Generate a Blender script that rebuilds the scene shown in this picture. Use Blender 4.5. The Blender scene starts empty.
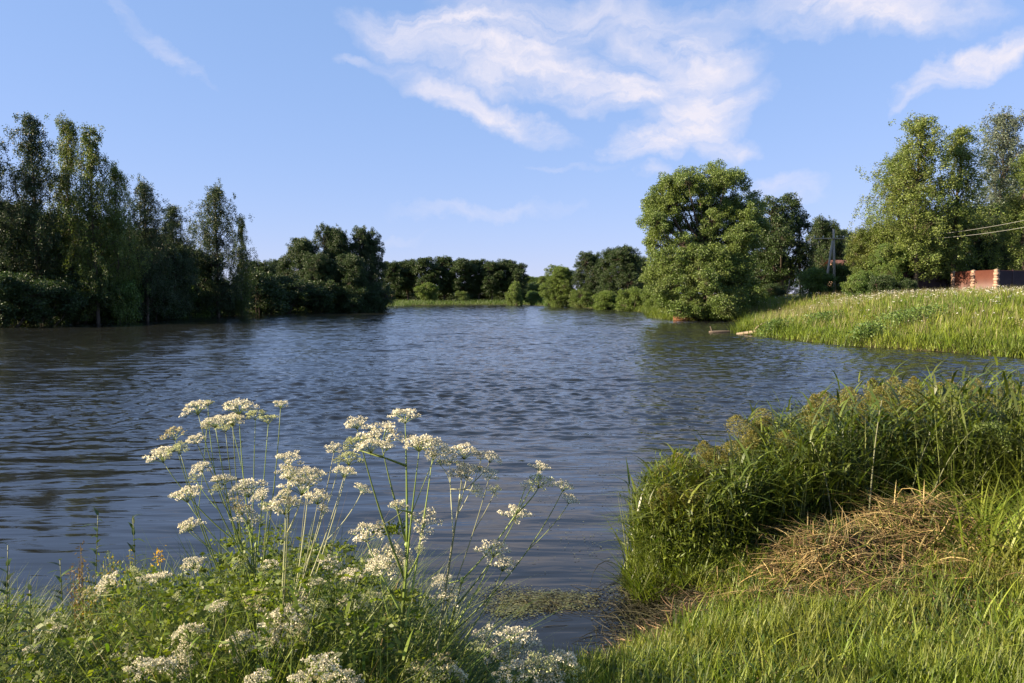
import bpy, math
import numpy as np
from math import radians as R

scene = bpy.context.scene
COL = scene.collection

# ------------------------------------------------------------------ camera
CAM_H, F_PX, W_PX, H_PX, PITCH = 2.4, 760.0, 1024, 683, R(3.5)
cam_d = bpy.data.cameras.new("camera")
cam_d.sensor_width = 36.0
cam_d.lens = F_PX / W_PX * 36.0
cam_d.clip_start = 0.05
cam_d.clip_end = 8000
cam = bpy.data.objects.new("camera", cam_d)
COL.objects.link(cam)
cam.location = (0, 0, CAM_H)
cam.rotation_euler = (R(90) - PITCH, 0, 0)
scene.camera = cam


def ray(px, py):
    a = (px - W_PX / 2) / F_PX
    b = (H_PX / 2 - py) / F_PX
    d = np.array([a, math.cos(PITCH) + b * math.sin(PITCH), -math.sin(PITCH) + b * math.cos(PITCH)])
    return d


def at(px, py, Y):
    """world point at distance Y (metres north of the camera) seen at a photo pixel"""
    d = ray(px, py)
    return np.array([0, 0, CAM_H]) + d * (Y / d[1])


# ------------------------------------------------------------------ light
SUN_EL = R(25)
SUN_DIR = np.array([-0.98, -0.20, 0.0])       # horizontal direction towards the sun
SUN_DIR = SUN_DIR / np.linalg.norm(SUN_DIR)
sun_vec = np.array([SUN_DIR[0] * math.cos(SUN_EL), SUN_DIR[1] * math.cos(SUN_EL), math.sin(SUN_EL)])
from mathutils import Vector
sd = bpy.data.lights.new("sun", 'SUN')
sd.energy = 5.0
sd.angle = R(0.5)
sd.color = (1.0, 0.83, 0.60)
sun = bpy.data.objects.new("sun", sd)
COL.objects.link(sun)
sun.rotation_euler = Vector(tuple(-sun_vec)).to_track_quat('-Z', 'Y').to_euler()
sun.location = (-50, 10, 40)

world = bpy.data.worlds.new("World")
scene.world = world
world.use_nodes = True
SKY_STRENGTH = 0.069


class NT:
    """tiny helper round a node tree"""
    def __init__(self, tree):
        self.t = tree
        self.n = tree.nodes
        self.l = tree.links

    def new(self, kind, **kw):
        nd = self.n.new(kind)
        for k, v in kw.items():
            setattr(nd, k, v)
        return nd

    def put(self, sock, v):
        if isinstance(v, bpy.types.NodeSocket):
            self.l.new(v, sock)
        else:
            sock.default_value = v

    def math(self, op, a, b=0.0, c=0.0, clamp=False):
        nd = self.new('ShaderNodeMath', operation=op)
        nd.use_clamp = clamp
        self.put(nd.inputs[0], a)
        self.put(nd.inputs[1], b)
        self.put(nd.inputs[2], c)
        return nd.outputs[0]

    def mix(self, f, a, b, blend='MIX'):
        nd = self.new('ShaderNodeMix', data_type='RGBA', blend_type=blend)
        self.put(nd.inputs[0], f)
        for s, v in ((nd.inputs[6], a), (nd.inputs[7], b)):
            if isinstance(v, (tuple, list)):
                v = tuple(v)[:3] + (1.0,)
            self.put(s, v)
        return nd.outputs[2]

    def noise(self, vec, scale, detail=4, rough=0.5, dist=0.0):
        nd = self.new('ShaderNodeTexNoise')
        if vec is not None:
            self.l.new(vec, nd.inputs['Vector'])
        nd.inputs['Scale'].default_value = scale
        nd.inputs['Detail'].default_value = detail
        nd.inputs['Roughness'].default_value = rough
        nd.inputs['Distortion'].default_value = dist
        return nd.outputs['Fac']

    def ramp(self, v, lo, hi, a=0.0, b=1.0, smooth=False):
        nd = self.new('ShaderNodeMapRange')
        nd.interpolation_type = 'SMOOTHSTEP' if smooth else 'LINEAR'
        nd.clamp = True
        self.put(nd.inputs[0], v)
        for i, x in enumerate((lo, hi, a, b)):
            nd.inputs[i + 1].default_value = x
        return nd.outputs[0]

    def mapping(self, vec, scale=(1, 1, 1), loc=(0, 0, 0), rot=(0, 0, 0)):
        nd = self.new('ShaderNodeMapping')
        self.l.new(vec, nd.inputs[0])
        nd.inputs['Location'].default_value = loc
        nd.inputs['Rotation'].default_value = rot
        nd.inputs['Scale'].default_value = scale
        return nd.outputs[0]


def build_world():
    w = NT(world.node_tree)
    w.n.clear()
    out = w.new('ShaderNodeOutputWorld')
    bg = w.new('ShaderNodeBackground')
    bg.inputs[1].default_value = SKY_STRENGTH
    sky = w.new('ShaderNodeTexSky', sky_type='NISHITA')
    sky.sun_disc = False
    sky.sun_elevation = SUN_EL
    sky.sun_rotation = math.atan2(SUN_DIR[0], SUN_DIR[1])
    sky.air_density = 1.0
    sky.dust_density = 0.0
    sky.ozone_density = 3.0
    sky.altitude = 100
    tc = w.new('ShaderNodeTexCoord')
    sep = w.new('ShaderNodeSeparateXYZ')
    w.l.new(tc.outputs['Generated'], sep.inputs[0])
    az = w.math('ARCTAN2', sep.outputs[0], sep.outputs[1])
    el = w.math('ARCSINE', sep.outputs[2])
    comb = w.new('ShaderNodeCombineXYZ')
    w.l.new(az, comb.inputs[0])
    w.l.new(el, comb.inputs[1])
    base = comb.outputs[0]
    # wispy warp of the direction
    nz = w.new('ShaderNodeTexNoise')
    w.l.new(base, nz.inputs['Vector'])
    nz.inputs['Scale'].default_value = 7.0
    nz.inputs['Detail'].default_value = 6
    nz.inputs['Roughness'].default_value = 0.6
    sub = w.new('ShaderNodeVectorMath', operation='SUBTRACT')
    w.l.new(nz.outputs['Color'], sub.inputs[0])
    sub.inputs[1].default_value = (0.5, 0.5, 0.5)
    sc = w.new('ShaderNodeVectorMath', operation='MULTIPLY')
    w.l.new(sub.outputs[0], sc.inputs[0])
    sc.inputs[1].default_value = (0.19, 0.11, 0)
    add = w.new('ShaderNodeVectorMath', operation='ADD')
    w.l.new(base, add.inputs[0])
    w.l.new(sc.outputs[0], add.inputs[1])
    warped = add.outputs[0]
    # clouds: photo px of centre, half sizes px, rotation (deg, + = rises to the right), strength
    clouds = [(470, 40, 120, 30, -6, 1.0), (560, 78, 150, 26, -8, 1.05), (680, 55, 90, 45, -20, 0.85),
              (470, 103, 110, 18, -20, 0.85), (650, 140, 56, 22, 8, 1.35), (700, 112, 80, 34, 12, 1.05), (725, 148, 40, 13, -5, .75),
              (860, 15, 110, 24, -8, 0.95), (985, 62, 70, 16, 20, 1.05), (930, 90, 45, 8, 28, 0.6), (170, 45, 80, 14, -38, 0.36),
              (360, 57, 34, 8, -8, 0.42), (790, 188, 42, 14, -8, 0.5), (490, 213, 120, 10, 2, 0.34),
              (410, 236, 50, 6, 2, 0.28), (570, 20, 210, 28, 0, 0.6), (650, 178, 26, 10, 0, 0.5), (570, 172, 60, 6, 0, 0.25)]
    total = None
    for (cx, cy, sx, sy, rot, st) in clouds:
        d = ray(cx, cy)
        d = d / np.linalg.norm(d)
        a0, e0 = math.atan2(d[0], d[1]), math.asin(d[2])
        m = w.new('ShaderNodeMapping', vector_type='TEXTURE')
        w.l.new(warped, m.inputs[0])
        m.inputs['Location'].default_value = (a0, e0, 0)
        m.inputs['Rotation'].default_value = (0, 0, R(rot))
        m.inputs['Scale'].default_value = (sx / F_PX, sy / F_PX, 1)
        ln = w.new('ShaderNodeVectorMath', operation='LENGTH')
        w.l.new(m.outputs[0], ln.inputs[0])
        v = w.ramp(ln.outputs['Value'], 0.15, 1.35, st, 0.0, smooth=True)
        if total is None:
            total = v
        else:
            total = w.math('SMOOTH_MAX', total, v, 0.06)
    st = w.mapping(warped, scale=(5, 17, 1), rot=(0, 0, R(14)))
    streak = w.noise(st, 1.6, 8, 0.62, 0.6)
    streak = w.ramp(streak, 0.30, 0.72, 0.25, 1.15)
    mask = w.math('MULTIPLY', total, streak)
    mask = w.ramp(mask, 0.08, 0.80, 0.0, 0.97)
    # clear northern evening sky: soften the sky texture's steep gradient channel by channel
    sp = w.new('ShaderNodeSeparateColor')
    w.l.new(sky.outputs[0], sp.inputs[0])
    cb = w.new('ShaderNodeCombineColor')
    for ch, (kk, ex) in enumerate(((0.265, 0.48), (0.355, 0.36), (0.545, 0.34))):
        v = w.math('MULTIPLY', w.math('POWER', sp.outputs[ch], ex), kk * 4.25)
        w.l.new(v, cb.inputs[ch])
    col = w.mix(mask, cb.outputs[0], (3.75, 3.62, 4.05))
    w.l.new(col, bg.inputs[0])
    w.l.new(bg.outputs[0], out.inputs[0])


build_world()
vs = scene.view_settings
vs.view_transform = 'Standard'
vs.look = 'None'
vs.gamma = 1
vs.exposure = 1.78
vs.use_curve_mapping = False
scene.render.engine = 'CYCLES'
cy = scene.cycles
cy.max_bounces = 6
cy.transparent_max_bounces = 4
cy.diffuse_bounces = 3
cy.glossy_bounces = 3
cy.transmission_bounces = 4
cy.use_denoising = True


# ------------------------------------------------------------------ materials
def new_mat(name):
    m = bpy.data.materials.new(name)
    m.use_nodes = True
    nt = NT(m.node_tree)
    nt.n.clear()
    out = nt.new('ShaderNodeOutputMaterial')
    return m, nt, out


def leaf_mat(name, a, b, c=None, trans=0.35, rough=0.5, nscale=0.35, spec=0.35):
    """leaf or blade: each leaf has its own colour between a and b; patches of c"""
    m, t, out = new_mat(name)
    geo = t.new('ShaderNodeNewGeometry')
    tc = t.new('ShaderNodeTexCoord')
    rnd = geo.outputs['Random Per Island']
    col = t.mix(rnd, a, b)
    if c is not None:
        n = t.noise(tc.outputs['Object'], nscale, 3, 0.6)
        f = t.ramp(n, 0.45, 0.68, 0, 0.8)
        col = t.mix(f, col, c)
    r2 = t.math('FRACT', t.math('MULTIPLY', rnd, 17.31))
    val = t.ramp(r2, 0, 1, 0.33, 1.08)
    hs = t.new('ShaderNodeHueSaturation')
    t.l.new(val, hs.inputs['Value'])
    t.l.new(col, hs.inputs['Color'])
    col = hs.outputs[0]
    pb = t.new('ShaderNodeBsdfPrincipled')
    t.l.new(col, pb.inputs['Base Color'])
    pb.inputs['Roughness'].default_value = rough
    pb.inputs['Specular IOR Level'].default_value = spec
    tr = t.new('ShaderNodeBsdfTranslucent')
    hs2 = t.new('ShaderNodeHueSaturation')
    hs2.inputs['Value'].default_value = 1.5
    hs2.inputs['Saturation'].default_value = 1.1
    t.l.new(col, hs2.inputs['Color'])
    t.l.new(hs2.outputs[0], tr.inputs[0])
    mx = t.new('ShaderNodeMixShader')
    mx.inputs[0].default_value = trans
    t.l.new(pb.outputs[0], mx.inputs[1])
    t.l.new(tr.outputs[0], mx.inputs[2])
    t.l.new(mx.outputs[0], out.inputs[0])
    return m


def solid_mat(name, a, b, scale=6.0, rough=0.8, bump=0.3, stretch=(1, 1, 1), spec=0.3, metallic=0.0):
    m, t, out = new_mat(name)
    tc = t.new('ShaderNodeTexCoord')
    v = t.mapping(tc.outputs['Object'], scale=stretch)
    n = t.noise(v, scale, 6, 0.65)
    col = t.mix(t.ramp(n, 0.3, 0.7), a, b)
    pb = t.new('ShaderNodeBsdfPrincipled')
    t.l.new(col, pb.inputs['Base Color'])
    pb.inputs['Roughness'].default_value = rough
    pb.inputs['Specular IOR Level'].default_value = spec
    pb.inputs['Metallic'].default_value = metallic
    bp = t.new('ShaderNodeBump')
    bp.inputs['Strength'].default_value = bump
    bp.inputs['Distance'].default_value = 0.03
    t.l.new(n, bp.inputs['Height'])
    t.l.new(bp.outputs[0], pb.inputs['Normal'])
    t.l.new(pb.outputs[0], out.inputs[0])
    return m


M = {}
M['birch_leaf'] = leaf_mat('birch_leaf', (0.075, 0.122, 0.023), (0.129, 0.166, 0.033), (0.167, 0.179, 0.033), trans=0.3)
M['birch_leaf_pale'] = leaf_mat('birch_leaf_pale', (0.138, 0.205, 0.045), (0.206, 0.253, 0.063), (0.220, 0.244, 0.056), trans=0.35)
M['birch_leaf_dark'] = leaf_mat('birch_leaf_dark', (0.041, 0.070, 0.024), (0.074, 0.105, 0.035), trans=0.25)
M['willow_leaf'] = leaf_mat('willow_leaf', (0.123, 0.185, 0.044), (0.190, 0.255, 0.068), (0.162, 0.210, 0.036), trans=0.3)
M['broad_leaf'] = leaf_mat('broad_leaf', (0.084, 0.158, 0.033), (0.146, 0.221, 0.049), (0.168, 0.210, 0.041), trans=0.3)
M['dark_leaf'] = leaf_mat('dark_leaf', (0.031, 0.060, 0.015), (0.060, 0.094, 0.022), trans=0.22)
M['olive_leaf'] = leaf_mat('olive_leaf', (0.094, 0.150, 0.031), (0.150, 0.213, 0.043), (0.163, 0.189, 0.054), trans=0.3, nscale=0.8)
M['lime_leaf'] = leaf_mat('lime_leaf', (0.110, 0.176, 0.030), (0.165, 0.220, 0.045), trans=0.35)
M['poplar_leaf'] = leaf_mat('poplar_leaf', (0.110, 0.143, 0.088), (0.165, 0.198, 0.132), trans=0.3)
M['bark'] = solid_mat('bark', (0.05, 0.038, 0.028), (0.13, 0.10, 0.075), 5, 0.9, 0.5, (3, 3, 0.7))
M['meadow'] = leaf_mat('meadow', (0.162, 0.237, 0.025), (0.284, 0.320, 0.049), (0.133, 0.225, 0.025), trans=0.35, nscale=0.25)
M['meadow_dry'] = leaf_mat('meadow_dry', (0.234, 0.198, 0.081), (0.306, 0.270, 0.135), trans=0.3)
M['sedge'] = leaf_mat('sedge', (0.081, 0.130, 0.016), (0.138, 0.173, 0.024), trans=0.35)
M['grass'] = leaf_mat('grass', (0.118, 0.188, 0.018), (0.256, 0.303, 0.040), (0.276, 0.272, 0.060), trans=0.4, nscale=1.5)
M['bank_blade'] = leaf_mat('bank_blade', (0.070, 0.134, 0.018), (0.202, 0.258, 0.045), (0.221, 0.235, 0.056), trans=0.4, nscale=2.2)
M['grass_dark'] = leaf_mat('grass_dark', (0.06, 0.11, 0.015), (0.11, 0.16, 0.03), trans=0.35)
M['reed'] = leaf_mat('reed', (0.069, 0.114, 0.015), (0.137, 0.179, 0.026), (0.164, 0.179, 0.022), trans=0.3, nscale=1.2, rough=0.42, spec=0.5)
M['reed_stem'] = leaf_mat('reed_stem', (0.16, 0.20, 0.06), (0.24, 0.25, 0.10), trans=0.1)
M['plume'] = leaf_mat('plume', (0.230, 0.200, 0.051), (0.304, 0.263, 0.068), (0.202, 0.231, 0.051), trans=0.3)
M['plume_old'] = leaf_mat('plume_old', (0.276, 0.157, 0.040), (0.345, 0.230, 0.056), (0.230, 0.209, 0.040), trans=0.3)
M['straw'] = leaf_mat('straw', (0.334, 0.216, 0.086), (0.579, 0.453, 0.196), trans=0.12, rough=0.6)
M['straw_brown'] = leaf_mat('straw_brown', (0.10, 0.06, 0.035), (0.28, 0.18, 0.09), trans=0.08, rough=0.7)
M['dead_wet'] = leaf_mat('dead_wet', (0.027, 0.024, 0.011), (0.072, 0.066, 0.027), trans=0.05, rough=0.5)
M['umbel'] = leaf_mat('umbel', (0.672, 0.616, 0.437), (0.874, 0.829, 0.644), trans=0.3, rough=0.7)
M['umbel_green'] = leaf_mat('umbel_green', (0.42, 0.46, 0.20), (0.58, 0.58, 0.34), trans=0.3, rough=0.7)
M['umbel_fading'] = leaf_mat('umbel_fading', (0.38, 0.32, 0.16), (0.62, 0.56, 0.34), trans=0.3, rough=0.7)
M['stem'] = leaf_mat('stem', (0.20, 0.28, 0.06), (0.26, 0.32, 0.09), trans=0.1, rough=0.45)
M['stem_pale'] = leaf_mat('stem_pale', (0.42, 0.44, 0.24), (0.48, 0.48, 0.28), trans=0.1, rough=0.5)
M['fern_leaf'] = leaf_mat('fern_leaf', (0.089, 0.138, 0.015), (0.170, 0.207, 0.028), trans=0.4)
M['herb_leaf'] = leaf_mat('herb_leaf', (0.057, 0.100, 0.013), (0.127, 0.160, 0.021), trans=0.35, rough=0.4, spec=0.5)
M['herb_bright'] = leaf_mat('herb_bright', (0.09, 0.16, 0.02), (0.17, 0.22, 0.03), trans=0.4, rough=0.55, spec=0.2)
M['yellow_leaf'] = leaf_mat('yellow_leaf', (0.24, 0.22, 0.03), (0.36, 0.26, 0.05), trans=0.4)
M['rust_seed'] = leaf_mat('rust_seed', (0.176, 0.110, 0.030), (0.256, 0.176, 0.050), trans=0.25)
M['yellow_flower'] = leaf_mat('yellow_flower', (0.75, 0.42, 0.02), (0.8, 0.52, 0.03), trans=0.3)
M['pondweed'] = leaf_mat('pondweed', (0.063, 0.077, 0.021), (0.168, 0.168, 0.056), trans=0.05, rough=0.35)
M['white_flower'] = leaf_mat('white_flower', (0.68, 0.66, 0.55), (0.80, 0.78, 0.68), trans=0.25)
M['wood_pale'] = solid_mat('wood_pale', (0.149, 0.113, 0.073), (0.238, 0.189, 0.134), 4, 0.8, 0.3, (6, 6, 1))
M['wood_grey'] = solid_mat('wood_grey', (0.260, 0.221, 0.169), (0.468, 0.403, 0.325), 3, 0.85, 0.3, (8, 8, 0.6))
M['metal_panel'] = solid_mat('metal_panel', (0.066, 0.020, 0.012), (0.083, 0.027, 0.016), 2, 0.45, 0.05)
M['fence_shade_tint'] = solid_mat('fence_shade_tint', (0.030, 0.014, 0.014), (0.045, 0.022, 0.020), 2, 0.55, 0.05)  # tree shade on the fence, painted into its colour as near-black brown
M['roof_red'] = solid_mat('roof_red', (0.095, 0.042, 0.030), (0.143, 0.065, 0.048), 3, 0.8, 0.2)
M['cap'] = solid_mat('cap', (0.270, 0.204, 0.144), (0.330, 0.252, 0.180), 3, 0.8, 0.2)
M['wire'] = solid_mat('wire', (0.220, 0.220, 0.206), (0.269, 0.269, 0.245), 1, 0.4, 0.0)
M['porcelain'] = solid_mat('porcelain', (0.7, 0.7, 0.68), (0.8, 0.8, 0.78), 1, 0.3, 0.0)
M['rust'] = solid_mat('rust', (0.154, 0.063, 0.028), (0.280, 0.140, 0.070), 3, 0.8, 0.2)
M['glass'] = solid_mat('glass', (0.03, 0.04, 0.05), (0.05, 0.06, 0.07), 1, 0.08, 0.0, spec=0.6)


def birch_bark():
    m, t, out = new_mat('birch_bark')
    tc = t.new('ShaderNodeTexCoord')
    v = t.mapping(tc.outputs['Object'], scale=(2.0, 2.0, 6.0))
    n = t.noise(v, 1.6, 5, 0.7)
    col = t.mix(t.ramp(n, 0.52, 0.62), (0.34, 0.31, 0.27), (0.05, 0.045, 0.04))
    pb = t.new('ShaderNodeBsdfPrincipled')
    t.l.new(col, pb.inputs['Base Color'])
    pb.inputs['Roughness'].default_value = 0.75
    t.l.new(pb.outputs[0], out.inputs[0])
    return m


def brick_mat():
    m, t, out = new_mat('brick')
    tc = t.new('ShaderNodeTexCoord')
    v = t.mapping(tc.outputs['Object'], rot=(R(90), 0, 0))
    br = t.new('ShaderNodeTexBrick')
    t.l.new(v, br.inputs['Vector'])
    br.inputs['Color1'].default_value = (0.34, 0.20, 0.13, 1)
    br.inputs['Color2'].default_value = (0.28, 0.15, 0.10, 1)
    br.inputs['Mortar'].default_value = (0.36, 0.31, 0.25, 1)
    br.inputs['Scale'].default_value = 1.0
    br.inputs['Brick Width'].default_value = 0.25
    br.inputs['Row Height'].default_value = 0.075
    br.inputs['Mortar Size'].default_value = 0.008
    pb = t.new('ShaderNodeBsdfPrincipled')
    t.l.new(br.outputs['Color'], pb.inputs['Base Color'])
    pb.inputs['Roughness'].default_value = 0.85
    t.l.new(pb.outputs[0], out.inputs[0])
    return m


def ground_mat():
    m, t, out = new_mat('ground')
    tc = t.new('ShaderNodeTexCoord')
    ob = tc.outputs['Object']
    n1 = t.noise(ob, 0.08, 5, 0.6)
    n2 = t.noise(ob, 2.5, 6, 0.7)
    n3 = t.noise(ob, 30, 4, 0.7)
    grass = t.mix(t.ramp(n1, 0.35, 0.65), (0.07, 0.10, 0.02), (0.12, 0.13, 0.035))
    soil = t.mix(n3, (0.035, 0.028, 0.016), (0.09, 0.07, 0.04))
    sep = t.new('ShaderNodeSeparateXYZ')
    t.l.new(ob, sep.inputs[0])
    wet = t.ramp(sep.outputs[2], -0.05, 0.35, 1, 0, smooth=True)
    g2 = t.mix(t.ramp(n2, 0.42, 0.62), grass, soil)
    col = t.mix(wet, g2, t.mix(n3, (0.018, 0.016, 0.010), (0.05, 0.042, 0.022)))
    pb = t.new('ShaderNodeBsdfPrincipled')
    t.l.new(col, pb.inputs['Base Color'])
    pb.inputs['Roughness'].default_value = 0.95
    pb.inputs['Specular IOR Level'].default_value = 0.1
    bp = t.new('ShaderNodeBump')
    bp.inputs['Distance'].default_value = 0.04
    bp.inputs['Strength'].default_value = 0.7
    t.l.new(t.math('ADD', n2, t.math('MULTIPLY', n3, 0.4)), bp.inputs['Height'])
    t.l.new(bp.outputs[0], pb.inputs['Normal'])
    t.l.new(pb.outputs[0], out.inputs[0])
    return m


def water_mat():
    m, t, out = new_mat('water')
    tc = t.new('ShaderNodeTexCoord')
    ob = tc.outputs['Object']
    sep = t.new('ShaderNodeSeparateXYZ')
    t.l.new(ob, sep.inputs[0])
    y = sep.outputs[1]
    # small wind ripples: crests run across the view, a few decimetres apart
    vA = t.mapping(ob, scale=(1.1, 3.0, 1), rot=(0, 0, R(6)))
    a = t.noise(vA, 1.5, 3, 0.55, 0.4)
    vB = t.mapping(ob, scale=(0.35, 1.05, 1), rot=(0, 0, R(-9)))
    b = t.noise(vB, 1.3, 3, 0.5, 0.5)
    vC = t.mapping(ob, scale=(0.9, 4.0, 1), rot=(0, 0, R(-4)))
    c = t.noise(vC, 0.9, 2, 0.4, 0.8)
    # sheltered calm water by the near bank, open rippled water beyond, gusty patches
    gust = t.ramp(t.noise(t.mapping(ob, scale=(0.03, 0.05, 1)), 1.4, 3, 0.5), 0.35, 0.65, 0.65, 1.15)
    wind = t.math('MULTIPLY', t.ramp(y, 6.5, 17, 0.10, 1.0, smooth=True), gust)
    h1 = t.math('MULTIPLY', t.math('MULTIPLY', a, 0.03), wind)
    h2 = t.math('MULTIPLY', t.math('MULTIPLY', b, 0.025), wind)
    h3 = t.math('MULTIPLY', t.math('MULTIPLY', c, 0.02), t.ramp(y, 4.5, 14, 0.45, 0.8))
    h = t.math('ADD', t.math('ADD', h1, h2), h3)
    bp = t.new('ShaderNodeBump')
    bp.inputs['Strength'].default_value = 1.0
    bp.inputs['Distance'].default_value = 1.0
    t.l.new(h, bp.inputs['Height'])
    pb = t.new('ShaderNodeBsdfPrincipled')
    pb.inputs['Base Color'].default_value = (0.012, 0.013, 0.012, 1)
    pb.inputs['Roughness'].default_value = 0.04
    pb.inputs['IOR'].default_value = 1.33
    t.l.new(bp.outputs[0], pb.inputs['Normal'])
    t.l.new(pb.outputs[0], out.inputs[0])
    return m


M['birch_bark'] = birch_bark()
M['brick'] = brick_mat()
M['ground'] = ground_mat()
M['water'] = water_mat()


# ------------------------------------------------------------------ mesh helpers
def empty(name, loc, label=None, cat=None, group=None, rz=0.0, scale=None):
    o = bpy.data.objects.new(name, None)
    COL.objects.link(o)
    o.location = tuple(float(v) for v in loc)
    o.rotation_euler = (0, 0, rz)
    if scale is not None:
        o.scale = scale
    o.empty_display_size = 0.3
    tag(o, label, cat, group)
    return o


def tag(o, label=None, cat=None, group=None, kind=None):
    if label:
        o['label'] = label
    if cat:
        o['category'] = cat
    if group:
        o['group'] = group
    if kind:
        o['kind'] = kind
    return o


class G:
    """geometry collector: vertices with quads and triangles, several materials"""
    def __init__(self):
        self.V, self.Q, self.T, self.n = [], [], [], 0

    def add(self, V, Q=None, T=None, mat=0):
        V = np.asarray(V, dtype=np.float32).reshape(-1, 3)
        if Q is not None and len(Q):
            self.Q.append((np.asarray(Q, dtype=np.int32) + self.n, mat))
        if T is not None and len(T):
            self.T.append((np.asarray(T, dtype=np.int32) + self.n, mat))
        self.V.append(V)
        self.n += len(V)
        return self

    def build(self, name, mats, parent=None, smooth=False, origin=None):
        V = np.concatenate(self.V) if self.V else np.zeros((0, 3), np.float32)
        if origin is not None:
            V = V - np.asarray(origin, dtype=np.float32)
        me = bpy.data.meshes.new(name)
        me.vertices.add(len(V))
        me.vertices.foreach_set('co', V.ravel())
        idx, tot, mi = [], [], []
        for q, m in self.Q:
            idx.append(q.ravel()); tot.append(np.full(len(q), 4)); mi.append(np.full(len(q), m))
        for q, m in self.T:
            idx.append(q.ravel()); tot.append(np.full(len(q), 3)); mi.append(np.full(len(q), m))
        idx = np.concatenate(idx); tot = np.concatenate(tot); mi = np.concatenate(mi)
        me.loops.add(len(idx))
        me.loops.foreach_set('vertex_index', idx.astype(np.int32))
        me.polygons.add(len(tot))
        st = np.concatenate([[0], np.cumsum(tot)[:-1]])
        me.polygons.foreach_set('loop_start', st.astype(np.int32))
        if not isinstance(mats, (list, tuple)):
            mats = [mats]
        for m in mats:
            me.materials.append(M[m])
        me.polygons.foreach_set('material_index', mi.astype(np.int32))
        if smooth:
            me.polygons.foreach_set('use_smooth', np.ones(len(tot), dtype=bool))
        me.update(calc_edges=True)
        me.validate()
        o = bpy.data.objects.new(name, me)
        COL.objects.link(o)
        if parent is not None:
            o.parent = parent
        elif origin is not None:
            o.location = tuple(float(v) for v in origin)
        return o


def norm(v):
    return v / np.maximum(np.linalg.norm(v, axis=-1, keepdims=True), 1e-9)


def tube(P, r, k=5):
    P = np.asarray(P, float)
    n = len(P)
    r = np.broadcast_to(np.asarray(r, float), (n,))
    T = np.gradient(P, axis=0)
    T = norm(T)
    ref = np.array([0.31, 0.95, 0.05]) if abs(T[:, 2]).mean() > 0.6 else np.array([0.05, 0.1, 1.0])
    A = norm(np.cross(T, ref))
    B = np.cross(T, A)
    th = np.arange(k) / k * 2 * math.pi
    V = P[:, None] + r[:, None, None] * (np.cos(th)[None, :, None] * A[:, None] + np.sin(th)[None, :, None] * B[:, None])
    V = V.reshape(-1, 3)
    i = np.arange(n - 1)[:, None] * k
    j = np.arange(k)[None]
    a = i + j
    b = i + (j + 1) % k
    Q = np.stack([a, b, b + k, a + k], -1).reshape(-1, 4)
    # closed ends
    V = np.concatenate([V, P[:1], P[-1:]])
    c0, c1 = n * k, n * k + 1
    jj = np.arange(k)
    T0 = np.stack([np.full(k, c0), (jj + 1) % k, jj], -1)
    e = (n - 1) * k
    T1 = np.stack([np.full(k, c1), e + jj, e + (jj + 1) % k], -1)
    return V, Q, np.concatenate([T0, T1])


def curve(p0, p1, p2, n=6):
    t = np.linspace(0, 1, n)[:, None]
    p0, p1, p2 = map(np.asarray, (p0, p1, p2))
    return (1 - t) ** 2 * p0 + 2 * t * (1 - t) * p1 + t ** 2 * p2


def leaves(C, D, L, Wd, rng, fold=0.0):
    """rhombic leaves: centre-base C, direction D, length L, half width Wd"""
    n = len(C)
    D = norm(D)
    rr = rng.normal(size=(n, 3))
    S = norm(np.cross(D, rr))
    L = np.broadcast_to(L, (n,))[:, None]
    Wd = np.broadcast_to(Wd, (n,))[:, None]
    V = np.stack([C, C + D * L * 0.45 + S * Wd, C + D * L, C + D * L * 0.45 - S * Wd], 1)
    Q = np.arange(n * 4).reshape(n, 4)
    return V.reshape(-1, 3), Q


def blades(P, h, w, rng, lean=0.25, bend=0.5, segs=3, az=None, az_jit=3.14, drop=0.0):
    """grass blades as bent tapering strips"""
    n = len(P)
    if az is None:
        ang = rng.uniform(-math.pi, math.pi, n)
    else:
        ang = az + rng.uniform(-az_jit, az_jit, n)
    D = np.stack([np.cos(ang), np.sin(ang), np.zeros(n)], 1)
    fa = ang + math.pi / 2 + rng.uniform(-0.6, 0.6, n)
    S = np.stack([np.cos(fa), np.sin(fa), np.zeros(n)], 1)
    h = np.broadcast_to(h, (n,))
    w = np.broadcast_to(w, (n,))
    ln = rng.uniform(0.3, 1.0, n) * lean
    bd = rng.uniform(0.2, 1.0, n) * bend
    rows = []
    for s in range(segs + 1):
        t = s / segs
        off = (ln * t + bd * t * t) * h
        z = h * (t - bd * drop * t * t) * np.sqrt(np.maximum(0.1, 1 - (0.35 * bd * t) ** 2))
        c = P + D * off[:, None] + np.array([0, 0, 1.0]) * z[:, None]
        ww = w * (1 - t ** 1.6) * (0.7 + 0.6 * min(1, t * 2.5))
        if s < segs:
            rows.append(c - S * ww[:, None] / 2)
            rows.append(c + S * ww[:, None] / 2)
        else:
            rows.append(c)
    m = len(rows)
    V = np.stack(rows, 1).reshape(-1, 3)
    b = np.arange(n) * m
    Q = np.concatenate([np.stack([b + 2 * s, b + 2 * s + 1, b + 2 * s + 3, b + 2 * s + 2], 1) for s in range(segs - 1)]) if segs > 1 else None
    e = 2 * (segs - 1)
    T = np.stack([b + e, b + e + 1, b + e + 2], 1)
    return V, Q, T


def box(g, lo, hi, mat=0):
    x0, y0, z0 = lo
    x1, y1, z1 = hi
    V = [(x0, y0, z0), (x1, y0, z0), (x1, y1, z0), (x0, y1, z0), (x0, y0, z1), (x1, y0, z1), (x1, y1, z1), (x0, y1, z1)]
    Q = [(0, 3, 2, 1), (4, 5, 6, 7), (0, 1, 5, 4), (1, 2, 6, 5), (2, 3, 7, 6), (3, 0, 4, 7)]
    g.add(V, Q, mat=mat)


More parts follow.
